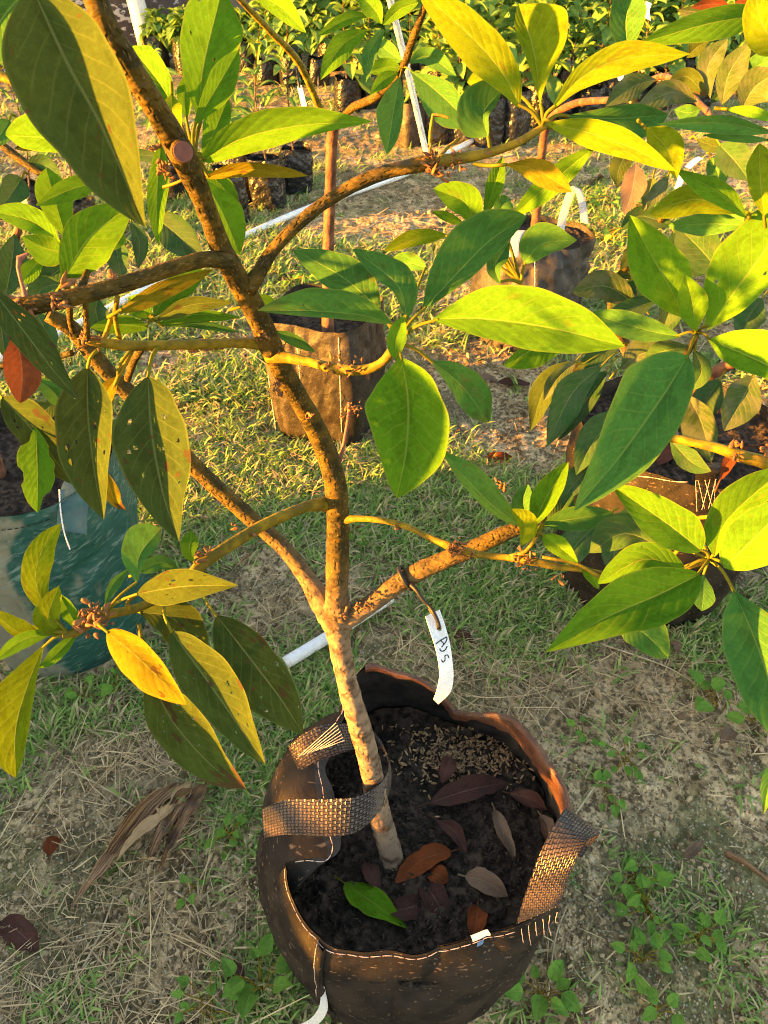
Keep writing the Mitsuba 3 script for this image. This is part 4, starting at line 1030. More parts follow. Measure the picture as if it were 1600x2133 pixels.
def round_bag(label, c, r_rim, r_mid, r_bot, h, bsdf, seed, sq=None, zn=0.02, soil_z=0.05, soil_label='', lining='cloth_lining', n=120, lean=(0, 0), wr=0.012, name='grow_bag'):
    k = thing(name, label, 'grow bag')
    c = np.asarray(c, float)
    ph = np.linspace(-np.pi, np.pi, 33)[:-1]
    kk = np.ones(32) if sq is None else sq(ph)
    r = np.random.default_rng(seed)
    zz = h + zn * (meshkit.noise(np.stack([np.cos(ph) * 2, np.sin(ph) * 2, ph * 0], -1), seed) - 0.5) * 2
    rm = np.stack([c[0] + lean[0] + np.cos(ph) * r_rim * kk, c[1] + lean[1] + np.sin(ph) * r_rim * kk, zz], 1)
    a, inn, dirs = bag_wall(rm, c, r_mid, h * 0.5, r_bot, -0.01, bsdf, k, lining, n, 30, wr, seed, sq)
    j = int(30 * (1 - soil_z / h)) - 1
    loop = inn[j, :, :2]
    zsoil = float(inn[j, :, 2].mean())
    v, f, uv = soil_disc(loop, loop.mean(0), zsoil, seed, 0.025)
    add('potting_soil', (v, f), 'potting', kind='stuff', label=soil_label, cat='soil')
    return k, a, dirs, zsoil


def ang_col(dirs, deg):
    return int(np.argmax(dirs @ [math.cos(math.radians(deg)), math.sin(math.radians(deg))]))


def sq_fn(rot, e=7):
    def f(p):
        c, s = np.abs(np.cos(p - rot)), np.abs(np.sin(p - rot))
        return 1 / (c ** e + s ** e) ** (1 / e)
    return f


# centre bag, square, its lit face towards the left
ck, ca_, cd, cz = round_bag('brown square woven grow bag with white seam threads, behind the leaning main stem', (-0.178, 2.10), 0.150, 0.152, 0.140, 0.395, 'cloth_mid', 21, sq_fn(math.radians(-19)), 0.006, 0.04,
                            'dark potting mix in the square middle bag', n=200)
for x0, y0, x1, y1 in ((705, 703, 712, 905), (557, 770, 577, 915), (618, 712, 626, 800)):
    q = []
    for t in np.linspace(0, 1, 14):
        x, y = x0 + (x1 - x0) * t, y0 + (y1 - y0) * t
        # follow the wall: the wall point whose picture lies nearest
        d = ca_.reshape(-1, 3) - CAM
        zc = d @ FWD
        px_, py_ = 800 + F * (d @ RIGHT) / zc, 1066.5 - F * (d @ UP) / zc
        near = np.hypot(px_ - x, py_ - y) + 60 * (zc - zc.min())
        dd = zc[int(np.argmin(near))]
        q.append(P(x, y, dd - 0.004))
    add('seam_thread', stitches(spline(np.array(q), 120), 0.008, 0.0012, 0.0011), 'thread_white', ck)
# black bag to the right, sagging
bk, ba_, bd, bz = round_bag('black round grow bag with pale strap handles at the upper right, sagging to its left', (0.56, 2.78), 0.172, 0.205, 0.215, 0.37, 'cloth_black', 22, None, 0.012, 0.05, 'brown chips of potting mix in the black bag at the upper right', lean=(0.06, 0.03), wr=0.02)
for pts, w in (([(1070, 535, 2.52), (1074, 500, 2.55), (1085, 480, 2.6)], (20, 0)), ([(1165, 500, 2.72), (1172, 455, 2.80), (1185, 412, 2.78), (1200, 390, 2.76), (1212, 420, 2.74), (1218, 465, 2.74)], (16, 5))):
    add('handle', ribbon([P(*q) for q in pts], [px_w(*q, *w) for q in pts], 0.003, 40), 'strap_pale', bk, label='pale woven strap handle')
add('seam_thread', stitches(np.array([P(1114, 545 + 9 * t, 2.505) for t in range(8)]), 0.01, 0.002, 0.0012), 'thread_white', bk)
# right bag
rk, ra_, rd, rz = round_bag('red-brown woven grow bag at the right edge with zigzag strap stitching on its wall', (0.66, 1.37), 0.225, 0.23, 0.20, 0.455, 'cloth_brown', 23, None, 0.008, 0.06, 'black potting mix in the right bag under the drooping leaves', wr=0.012)


def wall_pt(a, dirs, px):
    d = a.reshape(-1, 3) - CAM
    zc = d @ FWD
    x, y = 800 + F * (d @ RIGHT) / zc, 1066.5 - F * (d @ UP) / zc
    i = int(np.argmin(np.hypot(x - px[0], y - px[1]) + 300 * np.maximum(zc - np.percentile(zc, 25), 0)))
    return P(px[0], px[1], zc[i] - 0.004)


sp_ = [P(1478, 965, 1.40), P(1474, 985, 1.37), wall_pt(ra_, rd, (1472, 1000)), wall_pt(ra_, rd, (1471, 1030)), wall_pt(ra_, rd, (1470, 1068))]
add('handle', ribbon(sp_, [px_w(1470, 1000, 1.36, 50, -4)] * 5, 0.003, 30), 'cloth_brown', rk, label='strap end sewn flat on the wall')
zz = []
for x0, y0, x1, y1 in ((1449, 1000, 1452, 1065), (1455, 1002, 1468, 1060), (1480, 996, 1462, 1062), (1468, 998, 1484, 1058), (1492, 996, 1476, 1060), (1449, 1002, 1496, 994), (1490, 1000, 1487, 1062)):
    zz.append(tube([wall_pt(ra_, rd, (x0 + (x1 - x0) * t, y0 + (y1 - y0) * t)) + 0.006 * unit(CAM - np.array([.66, 1.2, .4])) for t in np.linspace(0, 1, 6)], 0.0004, 5, 12)[:2])
rpath = np.array([wall_pt(ra_, rd, (x, y)) for x, y in ((1330, 992), (1360, 995), (1390, 1001), (1420, 1004), (1445, 1003))])
add('stitching', join(zz + [stitches(spline(rpath, 100), 0.03, 0.002, 0.0008)]), 'thread', rk)
# green bag
gk_, ga_, gd, gzz = round_bag('dark teal plastic grow bag caked with dried mud, at the left edge', (-0.76, 1.22), 0.200, 0.205, 0.185, 0.475, 'cloth_teal', 24, None, 0.012, 0.05, 'brown potting mix in the teal bag at the left edge', wr=0.016)
add('handle', ribbon([P(150, 1110, 1.375), P(152, 1060, 1.395), P(160, 1015, 1.43), P(178, 985, 1.47), P(205, 990, 1.50), P(222, 1030, 1.49)], [px_w(160, 1060, 1.4, 62, 8)] * 6, 0.003, 40), 'cloth_green', gk_, label='wide teal handle folded over the rim')
add('seam_thread', tube([P(124, 1020, 1.42), P(126, 1060, 1.39), P(133, 1105, 1.37), P(146, 1145, 1.365)], 0.0014, 6, 30)[:2], 'thread_white', gk_)
add('seam_thread', stitches(spline(np.array([wall_pt(ga_, gd, (x, y)) for x, y in ((2, 1105), (40, 1100), (80, 1090), (112, 1078))]), 80), 0.008, 0.003, 0.001), 'cord', gk_)

# tree in the centre bag: two forks reaching up and towards the camera
t3 = thing('avocado_tree', 'avocado tree with a red-brown upright stem standing in the square middle bag', 'tree')
limb('trunk', [(683, 712, 2.17, 27), (683, 640, 2.12, 25), (684, 520, 2.04, 24), (688, 400, 1.94, 23), (692, 290, 1.84, 24), (699, 250, 1.80, 22)], t3, 'bark_red', 14, 0.08)
limb('branch', [(694, 262, 1.81, 20), (735, 224, 1.76, 19), (785, 200, 1.69, 19), (836, 145, 1.61, 18), (860, 82, 1.54, 18), (886, 10, 1.47, 17), (898, -40, 1.42, 15)], t3, 'bark', 12, 0.1)
limb('branch', [(694, 272, 1.82, 18), (668, 228, 1.76, 16), (622, 130, 1.64, 17), (560, 62, 1.54, 15), (503, 2, 1.46, 14), (478, -30, 1.42, 12)], t3, 'twig', 12, 0.1)
H3 = (840, 142, 1.60)
for px, wa, wb, d0, d1, mat, ta, tb, pk in [
    ([(833, 160), (820, 232), (806, 322)], 32, 22, 1.58, 1.55, m_, 30, 10, .55), ([(855, 148), (912, 192), (992, 268)], 46, 28, 1.58, 1.58, m_, 25, 25, .5), ([(850, 132), (892, 118), (952, 160)], 16, 20, 1.60, 1.60, m_, 25, 25, .5),
    ([(838, 128), (800, 100), (775, 75)], 18, 18, 1.6, 1.65, m_, 20, 20, .5), ([(834, 140), (800, 140), (768, 150)], 18, 16, 1.6, 1.6, y_, 20, 25, .5), ([(830, 150), (795, 170), (770, 200)], 14, 14, 1.6, 1.58, y_, 20, 20, .5),
    ([(765, 62), (712, 95), (668, 166)], 22, 24, 1.4, 1.4, y_, 20, 25, .5), ([(772, 30), (722, 40), (660, 76)], 13, 11, 1.42, 1.4, y_, 25, 20, .5), ([(796, 50), (780, 20), (742, -18)], 20, 20, 1.42, 1.4, y_, 20, 20, .5),
    ([(800, 60), (770, 110), (762, 172)], 14, 16, 1.42, 1.42, m_, 20, 20, .5), ([(530, -15), (585, 15), (638, 68)], 20, 26, 1.3, 1.28, y_, 15, 30, .5), ([(872, 5), (832, 20), (798, 52)], 15, 14, 1.46, 1.5, y_, 20, 20, .5), ([(900, 10), (930, 30), (960, 70)], 14, 14, 1.46, 1.5, m_, 20, 20, .5)]:
    add('leaf', leaf_px(px, wa, wb, d0, d1, ta, tb, pk=pk, nu=18, pet=[H3] if abs(px[0][0] - 840) < 25 else None), mat, t3)
ft = thing('plant_tag', 'narrow white plant tag on a black tie hanging from the pale far branch', 'tag')
add('card', ribbon([P(624, 178, 1.62), P(629, 200, 1.61), P(634, 222, 1.61)], [px_w(629, 200, 1.61, 10, -2)] * 3, 0.001, 12), 'tag_white', ft)
add('cord', tube([P(588, 165, 1.60), P(603, 158, 1.61), P(612, 148, 1.60), P(618, 140, 1.62), P(620, 160, 1.61), P(624, 182, 1.615)], 0.0028, 7, 30)[:2], 'cord', ft)

# tree in the black bag
t4 = thing('avocado_tree', 'avocado tree with dusty golden leaves rising from the black bag at the upper right', 'tree')
limb('trunk', [(1114, 480, 2.74, 19), (1122, 400, 2.64, 18), (1130, 310, 2.50, 18), (1145, 250, 2.40, 16), (1200, 215, 2.2, 14), (1290, 205, 1.9, 13), (1360, 165, 1.6, 12), (1400, 165, 1.45, 12), (1470, 228, 1.3, 12), (1480, 245, 1.28, 10)], t4, 'bark_red', 12, 0.08)
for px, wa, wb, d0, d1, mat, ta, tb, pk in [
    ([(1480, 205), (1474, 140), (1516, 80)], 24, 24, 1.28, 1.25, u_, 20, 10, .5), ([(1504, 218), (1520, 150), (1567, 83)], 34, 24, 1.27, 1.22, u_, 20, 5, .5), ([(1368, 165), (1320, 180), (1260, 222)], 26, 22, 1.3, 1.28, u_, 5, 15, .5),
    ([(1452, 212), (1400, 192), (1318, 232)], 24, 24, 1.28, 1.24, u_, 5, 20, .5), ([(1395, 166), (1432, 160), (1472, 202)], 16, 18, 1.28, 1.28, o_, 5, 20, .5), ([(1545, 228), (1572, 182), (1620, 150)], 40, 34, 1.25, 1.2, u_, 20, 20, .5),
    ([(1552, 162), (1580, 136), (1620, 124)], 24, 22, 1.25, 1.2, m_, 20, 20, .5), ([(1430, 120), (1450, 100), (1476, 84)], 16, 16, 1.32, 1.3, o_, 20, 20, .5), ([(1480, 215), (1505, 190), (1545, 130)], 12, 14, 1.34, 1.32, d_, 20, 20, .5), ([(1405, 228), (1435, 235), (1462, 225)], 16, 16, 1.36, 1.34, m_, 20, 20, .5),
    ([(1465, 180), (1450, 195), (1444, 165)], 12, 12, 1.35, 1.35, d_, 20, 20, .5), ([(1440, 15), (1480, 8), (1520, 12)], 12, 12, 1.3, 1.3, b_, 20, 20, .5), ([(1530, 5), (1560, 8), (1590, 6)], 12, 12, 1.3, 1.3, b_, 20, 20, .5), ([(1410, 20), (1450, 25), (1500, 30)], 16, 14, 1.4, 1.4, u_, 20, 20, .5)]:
    add('leaf', leaf_px(px, wa, wb, d0, d1, ta, tb, pk=pk, nu=18), mat, t4)

# tree in the right bag: drooping dark and dusty leaves
t5 = thing('avocado_tree', 'avocado tree with dark drooping dusty leaves in the red-brown bag at the right edge', 'tree')
limb('trunk', [(1410, 935, 1.66, 30), (1380, 860, 1.60, 27), (1330, 772, 1.51, 25), (1298, 712, 1.45, 23), (1275, 640, 1.38, 20), (1300, 560, 1.30, 17), (1360, 480, 1.22, 14), (1420, 400, 1.15, 12)], t5, 'bark', 14, 0.08)
limb('branch', [(1405, 850, 1.58, 20), (1455, 800, 1.47, 26), (1500, 770, 1.43, 28), (1545, 747, 1.40, 28), (1640, 700, 1.34, 26)], t5, 'bark_red', 12, 0.08)
limb('branch', [(1650, 985, 0.98, 34), (1600, 965, .98, 32), (1545, 950, .98, 29), (1490, 932, .99, 24), (1430, 918, 1.0, 21), (1380, 908, 1.02, 20), (1330, 893, 1.06, 15)], t5, 'twig', 12, 0.08, label='yellow twig crossing in from the right edge')
for pts in ([(1533, 928, .975), (1540, 925, .972)], [(1530, 950, .965), (1535, 952, .965)], [(1590, 938, .96), (1598, 935, .965)]):
    buds([P(*q) for q in pts], t5, 9, .0048, .005, int(pts[0][0]))
R5 = np.random.default_rng(55)
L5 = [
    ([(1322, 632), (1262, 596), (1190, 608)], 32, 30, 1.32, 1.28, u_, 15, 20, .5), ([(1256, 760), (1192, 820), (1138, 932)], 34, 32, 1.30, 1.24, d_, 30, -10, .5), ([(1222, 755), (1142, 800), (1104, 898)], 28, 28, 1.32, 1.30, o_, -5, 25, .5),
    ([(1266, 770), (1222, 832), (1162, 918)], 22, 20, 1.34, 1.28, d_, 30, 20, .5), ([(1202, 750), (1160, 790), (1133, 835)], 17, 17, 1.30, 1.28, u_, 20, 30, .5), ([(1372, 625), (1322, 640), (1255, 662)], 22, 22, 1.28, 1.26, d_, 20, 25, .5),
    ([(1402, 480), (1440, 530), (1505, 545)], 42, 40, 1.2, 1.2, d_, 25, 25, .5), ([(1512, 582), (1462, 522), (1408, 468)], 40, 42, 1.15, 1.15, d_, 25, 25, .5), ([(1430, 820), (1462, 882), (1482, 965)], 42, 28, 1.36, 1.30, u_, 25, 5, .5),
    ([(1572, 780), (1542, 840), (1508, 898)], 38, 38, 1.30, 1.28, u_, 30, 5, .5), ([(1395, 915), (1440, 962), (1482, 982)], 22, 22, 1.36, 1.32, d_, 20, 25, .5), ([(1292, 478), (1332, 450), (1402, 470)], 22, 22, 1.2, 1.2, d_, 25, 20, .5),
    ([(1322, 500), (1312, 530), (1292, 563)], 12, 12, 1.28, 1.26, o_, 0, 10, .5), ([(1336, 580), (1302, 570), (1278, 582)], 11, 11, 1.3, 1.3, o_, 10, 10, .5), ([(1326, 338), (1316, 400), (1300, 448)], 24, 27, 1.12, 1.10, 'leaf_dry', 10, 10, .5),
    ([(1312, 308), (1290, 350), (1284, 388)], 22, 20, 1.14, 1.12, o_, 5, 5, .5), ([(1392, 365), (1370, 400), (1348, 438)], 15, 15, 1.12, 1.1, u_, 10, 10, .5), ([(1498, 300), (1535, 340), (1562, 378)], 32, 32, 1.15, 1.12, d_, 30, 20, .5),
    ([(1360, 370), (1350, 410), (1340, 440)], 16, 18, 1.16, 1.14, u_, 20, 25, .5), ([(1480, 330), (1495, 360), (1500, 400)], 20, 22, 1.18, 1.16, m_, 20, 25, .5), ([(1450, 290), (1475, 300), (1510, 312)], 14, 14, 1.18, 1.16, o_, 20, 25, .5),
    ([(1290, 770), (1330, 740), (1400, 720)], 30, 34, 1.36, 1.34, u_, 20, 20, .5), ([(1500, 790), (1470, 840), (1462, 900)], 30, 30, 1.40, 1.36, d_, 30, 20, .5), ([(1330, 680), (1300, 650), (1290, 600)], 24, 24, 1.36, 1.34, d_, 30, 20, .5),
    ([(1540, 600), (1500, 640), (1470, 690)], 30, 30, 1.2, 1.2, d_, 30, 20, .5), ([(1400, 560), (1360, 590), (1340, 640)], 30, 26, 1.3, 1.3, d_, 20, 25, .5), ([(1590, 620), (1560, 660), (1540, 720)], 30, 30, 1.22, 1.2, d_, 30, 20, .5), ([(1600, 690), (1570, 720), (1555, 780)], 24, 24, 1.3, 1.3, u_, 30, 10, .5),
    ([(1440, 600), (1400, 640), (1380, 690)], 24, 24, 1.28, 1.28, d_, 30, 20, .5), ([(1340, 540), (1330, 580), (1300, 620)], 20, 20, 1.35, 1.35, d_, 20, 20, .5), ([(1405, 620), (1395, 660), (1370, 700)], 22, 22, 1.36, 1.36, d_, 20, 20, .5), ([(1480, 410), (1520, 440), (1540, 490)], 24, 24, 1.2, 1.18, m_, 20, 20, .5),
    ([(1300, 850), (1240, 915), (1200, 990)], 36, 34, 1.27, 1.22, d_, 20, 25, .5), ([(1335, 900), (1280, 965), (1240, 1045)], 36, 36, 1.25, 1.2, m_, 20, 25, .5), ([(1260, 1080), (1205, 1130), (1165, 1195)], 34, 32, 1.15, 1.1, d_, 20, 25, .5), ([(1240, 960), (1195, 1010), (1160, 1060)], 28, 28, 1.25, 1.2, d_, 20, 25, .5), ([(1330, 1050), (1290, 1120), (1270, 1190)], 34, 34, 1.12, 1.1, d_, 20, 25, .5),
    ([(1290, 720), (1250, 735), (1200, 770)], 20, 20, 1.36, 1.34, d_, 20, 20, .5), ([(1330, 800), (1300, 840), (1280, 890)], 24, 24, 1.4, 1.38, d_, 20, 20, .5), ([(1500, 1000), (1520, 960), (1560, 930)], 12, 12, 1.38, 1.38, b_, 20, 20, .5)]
for px, wa, wb, d0, d1, mat, ta, tb, pk in L5:
    dx, dy = px[0][0] - px[1][0], px[0][1] - px[1][1]
    add('leaf', leaf_px(px, wa, wb, d0, d1, ta, tb, pk=pk, nu=18, wave=0.06, pet=[(px[0][0] + dx * 0.5, px[0][1] + dy * 0.5 + 4, d0 + .02)]), mat, t5)
dl = fallen([(1340, 980), (1372, 955), (1400, 948)], 0.40, 0.045, 'leaf_dead', 'grey-violet dead leaf on the soil of the right bag', lift=0.02)
for px, d, lab in (([(1432, 350), (1448, 335), (1460, 328)], 1.16, 'white plant tag tilted among the dark leaves at the right'), ([(1410, 395), (1416, 380), (1420, 365)], 1.15, 'white plant tag below the tilted one among the dark leaves'), ([(1295, 170), (1292, 160), (1297, 148)], 2.2, 'small white tag hanging beside the golden leaves'), ([(1350, 40), (1347, 20), (1352, 5)], 1.9, 'white tag beside the stem at the top right')):
    q = thing('plant_tag', lab, 'tag')
    add('card', ribbon([P(x, y, d) for x, y in px], [px_w(px[1][0], px[1][1], d, 12, 5)] * 3, 0.001, 10), 'tag_white', q)

# leaves on the left, in the shade behind the left branch: a tree of its own whose bag is the teal one
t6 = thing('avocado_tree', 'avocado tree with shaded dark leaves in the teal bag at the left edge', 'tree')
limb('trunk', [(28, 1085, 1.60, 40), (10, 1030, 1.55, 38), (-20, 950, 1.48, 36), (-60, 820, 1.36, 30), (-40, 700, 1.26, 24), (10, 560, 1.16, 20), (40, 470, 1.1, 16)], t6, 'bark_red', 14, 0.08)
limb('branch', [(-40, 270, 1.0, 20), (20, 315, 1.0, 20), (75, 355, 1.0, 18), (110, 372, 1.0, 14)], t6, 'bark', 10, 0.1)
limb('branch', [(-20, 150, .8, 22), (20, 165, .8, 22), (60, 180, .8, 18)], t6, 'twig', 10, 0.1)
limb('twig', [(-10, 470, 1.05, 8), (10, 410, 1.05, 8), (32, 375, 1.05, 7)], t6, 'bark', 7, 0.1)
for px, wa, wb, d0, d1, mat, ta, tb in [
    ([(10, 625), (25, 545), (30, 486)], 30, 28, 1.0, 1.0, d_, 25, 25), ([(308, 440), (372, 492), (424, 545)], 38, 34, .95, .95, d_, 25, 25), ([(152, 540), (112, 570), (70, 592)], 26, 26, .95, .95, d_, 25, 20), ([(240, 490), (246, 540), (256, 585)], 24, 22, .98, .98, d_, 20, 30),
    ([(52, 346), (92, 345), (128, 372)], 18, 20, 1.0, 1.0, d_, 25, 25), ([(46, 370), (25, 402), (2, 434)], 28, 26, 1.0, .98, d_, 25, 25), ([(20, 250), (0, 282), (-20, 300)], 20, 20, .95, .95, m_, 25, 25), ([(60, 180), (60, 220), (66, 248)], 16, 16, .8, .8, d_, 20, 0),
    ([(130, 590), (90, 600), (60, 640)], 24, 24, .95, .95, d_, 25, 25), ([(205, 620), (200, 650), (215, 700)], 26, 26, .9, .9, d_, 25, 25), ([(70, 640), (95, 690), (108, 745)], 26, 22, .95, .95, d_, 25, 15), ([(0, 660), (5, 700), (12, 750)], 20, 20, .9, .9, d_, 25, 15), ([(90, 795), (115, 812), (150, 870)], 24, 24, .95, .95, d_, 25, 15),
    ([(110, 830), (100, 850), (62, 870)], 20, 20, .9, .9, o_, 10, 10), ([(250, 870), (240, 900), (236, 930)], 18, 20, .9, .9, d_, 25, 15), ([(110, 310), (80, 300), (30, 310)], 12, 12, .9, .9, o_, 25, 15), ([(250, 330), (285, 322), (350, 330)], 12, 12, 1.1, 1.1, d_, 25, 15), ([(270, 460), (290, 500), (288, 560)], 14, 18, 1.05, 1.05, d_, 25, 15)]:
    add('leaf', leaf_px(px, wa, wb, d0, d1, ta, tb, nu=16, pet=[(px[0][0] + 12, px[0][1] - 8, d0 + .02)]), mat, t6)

# ------------------------------------------------------------------ white water pipes
def pipe(name, pts, r, lab, seg=14):
    return add(name, tube(pts, r, seg, 40), 'pvc', label=lab, cat='pipe')


gp = lambda x, y, h=0.02: on_ground(x, y) + [0, 0, h]
pipe('water_pipe', [gp(598, 1398, .03), gp(700, 1335, .03), gp(813, 1262, .03)], 0.0145, 'white pipe lying on the ground behind the trunk of the main tree')
pipe('water_pipe', [gp(-40, 775), gp(160, 688), gp(330, 598), gp(505, 503), gp(660, 435), gp(840, 372), gp(940, 322), gp(1050, 264)], 0.0165, 'long white pipe running across the ground behind the square middle bag')
rp = gp(893, 340)
pipe('riser_pipe', [rp, P(885, 303, depth(rp) - .10), P(850, 150, depth(rp) - .55), P(818, 20, depth(rp) - .95), P(806, -30, depth(rp) - 1.1)], 0.0175, 'white upright pipe leaning up from the long ground pipe')

# ------------------------------------------------------------------ black nursery bags with seedlings
def polybag(base, w, h, seed, label, group=None, bsdf='plastic_black', lod=0):
    k = thing('nursery_bag', label, 'nursery bag', group)
    r = np.random.default_rng(seed)
    n, nz = (40, 14) if lod == 0 else (22, 8)
    ph = np.linspace(0, 2 * np.pi, n, endpoint=False)
    z = np.linspace(0, 1, nz)
    rot = r.uniform(0, 1.5)
    q = sq_fn(rot, 4)(ph)
    rad = w / 2 * (0.92 + 0.1 * np.sin(np.pi * z))
    p = np.stack([np.cos(ph)[None] * (rad[:, None] * q), np.sin(ph)[None] * (rad[:, None] * q), np.broadcast_to((z * h)[:, None], (nz, n))], -1)
    nn = meshkit.fbm(p * np.array([14, 14, 22]) + seed, 3, seed) - 0.5
    p[..., :2] *= (1 + 0.20 * nn * np.minimum(1, z * 3)[:, None])[..., None]
    p[-1, :, 2] += 0.02 * (meshkit.noise(p[-1] * 25 + seed) - 0.5) * 2
    p[..., 0] += z[:, None] * r.normal(0, 0.008)
    p += np.asarray(base)
    inn = p.copy()
    inn[..., :2] = base[:2] + (p[..., :2] - base[:2]) * 0.965
    add('wall', (np.vstack([p.reshape(-1, 3), inn[nz // 2:].reshape(-1, 3)]),
                 np.vstack([grid_faces(nz, n, True), grid_faces(nz - nz // 2, n, True)[:, ::-1] + nz * n]), None)[:2], bsdf, k)
    loop = inn[nz - 3, :, :2]
    v, f, _ = soil_disc(loop, loop.mean(0), float(inn[nz - 3, :, 2].mean()), seed, 0.02) if lod == 0 else (np.vstack([inn[nz - 2], inn[nz - 2].mean(0)[None]]), np.array([[i, (i + 1) % n, n] for i in range(n)]), None)
    add('soil', (v, f), 'potting', k)
    return k


def seedling(base, h, nleaf, seed, label, group=None, parts=True, size=0.12, mat='leaf_far', lean=(0, 0), t0=.35, wide=.17):
    k = thing('seedling', label, 'seedling', group)
    r = np.random.default_rng(seed)
    top = np.array([base[0] + lean[0] + r.normal(0, 0.02), base[1] + lean[1] + r.normal(0, 0.02), base[2] + h])
    stem = spline([np.asarray(base), (np.asarray(base) + top) / 2 + [r.normal(0, .02), r.normal(0, .02), 0], top], 14)
    add('stem', tube(stem[::3], np.linspace(0.006, 0.003, len(stem[::3])), 6, 12)[:2], 'bark', k)
    fol = []
    for i in range(nleaf):
        t = t0 + (1 - t0) * (i + r.random()) / nleaf
        b = stem[int(t * 13)]
        az = i * 2.4 + r.normal(0, 0.3)
        el = math.radians(r.normal(12 + 38 * (t - 0.5), 16))
        L = size * r.uniform(0.75, 1.25) * (1.05 - 0.3 * t)
        d = np.array([math.cos(az) * math.cos(el), math.sin(az) * math.cos(el), math.sin(el)])
        p0 = b + d * 0.02
        p1 = p0 + d * L * 0.5
        p2 = p1 + (d + [0, 0, -r.uniform(0.35, 1.1)]) * L * 0.45
        N = unit(np.array([0, 0, 1.0]) + r.normal(0, 0.25, 3))
        lf = leaf3([p0, p1, p2], N, L * wide * r.uniform(.85, 1.15), L * wide * r.uniform(.85, 1.15), 22, 22, nu=9, nv=2, wave=0.05, pet=np.array([b, (b + p0) / 2]), pet_r=0.0015)
        if parts:
            add('leaf', lf, mat, k)
        else:
            fol.append(lf)
    if fol:
        add('foliage', join(fol), mat, k, kind='stuff')
    return k


NEAR = [(500, 428, .165, .25, 'rear left of the row of black bags behind the leader'), (560, 440, .175, .26, 'wide black bag in the middle of the row behind the leader'), (614, 408, .185, .24, 'right end of the row of black bags behind the leader'), (486, 474, .15, .28, 'black bag half hidden by the leader'),
        (68, 478, .19, .20, 'black bag at the far left behind the light-green leaf cluster'), (165, 520, .16, .22, 'black bag hidden behind the upright light-green leaf'), (352, 420, .17, .22, 'black bag seen between big leaf and leader')]
for i, (x, y, w, h, lab) in enumerate(NEAR):
    g = on_ground(x, y) + [0, w / 2, -0.005]
    polybag(g, w, h, 100 + i, lab)
    seedling(g + [0, 0, h - .03], 0.55 + 0.1 * (i % 3), 22, 200 + i, 'avocado seedling in the ' + lab, parts=True, size=0.14)
add('fabric_strip', ribbon([P(519, 370, 4.35), P(526, 400, 4.40), P(536, 436, 4.42)], [px_w(526, 400, 4.4, 13, 0)] * 3, 0.004, 10), 'plastic_tan', label='tan strip of fabric between two black bags behind the leader', cat='strip')
tb_ = on_ground(852, 308) + [0, .12, 0]
polybag(tb_, .23, .27, 130, 'brown fabric bag standing left of the upright white pipe', bsdf='cloth_mid')
seedling(tb_ + [0, 0, .24], .6, 18, 231, 'seedling in the brown bag left of the upright white pipe', size=.13)

ORD = ['first', 'second', 'third', 'fourth', 'fifth', 'sixth', 'seventh', 'eighth', 'ninth', 'tenth', 'eleventh', 'twelfth', 'thirteenth', 'fourteenth']
FAR = [(302, (905, 960, 1012, 1068), .33, 'nearest'), (262, (1122, 1178, 1228, 1278), .34, 'second'), (226, (722, 768, 812, 1322, 1390, 1460), .27, 'third'), (205, (905, 955, 1010, 1065, 1120, 1180, 1570), .3, 'fourth'), (178, (555, 605, 655, 1240, 1300, 1360, 1430, 1500), .3, 'fifth'),
       (150, (330, 385, 440, 500, 690, 745, 800, 860, 920, 980, 1040, 1570), .3, 'sixth'), (112, (690, 750, 810, 870, 930, 990, 1050, 1110, 1170, 1230, 1290, 1370, 1450, 1540), .3, 'seventh'), (72, (720, 790, 860, 930, 1000, 1070, 1140, 1210, 1280, 1350, 1420, 1490, 1560), .3, 'eighth'), (40, (740, 830, 920, 1010, 1100, 1190, 1280, 1370, 1460, 1550), .3, 'ninth')]
n_far = 0
for y0, xs, hgt, row in FAR:
    for j, x in enumerate(xs):
        n_far += 1
        g = on_ground(x + rng.normal(0, 6), y0 + rng.normal(0, 3)) + [0, .08, -0.01]
        polybag(g, .19 + .03 * rng.random(), hgt * rng.uniform(.65, 1.05), 300 + n_far, f'black nursery bag, {ORD[j]} from the left in the {row} far row', 'black nursery bags in the far rows', lod=1)
        seedling(g + [0, 0, hgt - .04], rng.uniform(.45, .8) * (.4 if x < 520 else 1), 34 if y0 > 215 else 80, 400 + n_far, f'leafy avocado seedling, {ORD[j]} from the left in the {row} far row', 'avocado seedlings in the far rows', parts=y0 > 215, t0=.12, wide=.24, size=rng.uniform(.17, .23) * (1 if y0 > 120 else 1.25))

# unseen rows added left of the frame, shaped to shade ground and dapple stems
n_side = 0
for row in range(3):
    for col in range(8):
        n_side += 1
        x, y = -1.66 - .62 * row + rng.normal(0, .03), -2.05 + .40 * col + .2 * (row % 2) - .18 * row + rng.normal(0, .03)
        if y > 1.0:
            continue
        g = np.array([x, y, float(gz(x, y)) - .01])
        polybag(g, .40, .47, 900 + n_side, 'unseen black bag added left of the frame for its shade', 'unseen bags added left of the frame for shade', lod=1)
        tall = n_side % 7 == 3
        seedling(g + [0, 0, .43], .7 if tall else .16, 30 if tall else 30, 940 + n_side, 'unseen avocado plant added left of the frame for its shade', 'unseen avocado plants added left of the frame for shade', parts=False, size=.17, mat='leaf_mature', t0=.3 if tall else .1)

# ------------------------------------------------------------------ grass, straw, weeds and litter
def px_dist(x, y, cx, cy, s):
    c = on_ground(cx, cy)
    return np.exp(-((x - c[0]) ** 2 + (y - c[1]) ** 2) / (2 * s * s))


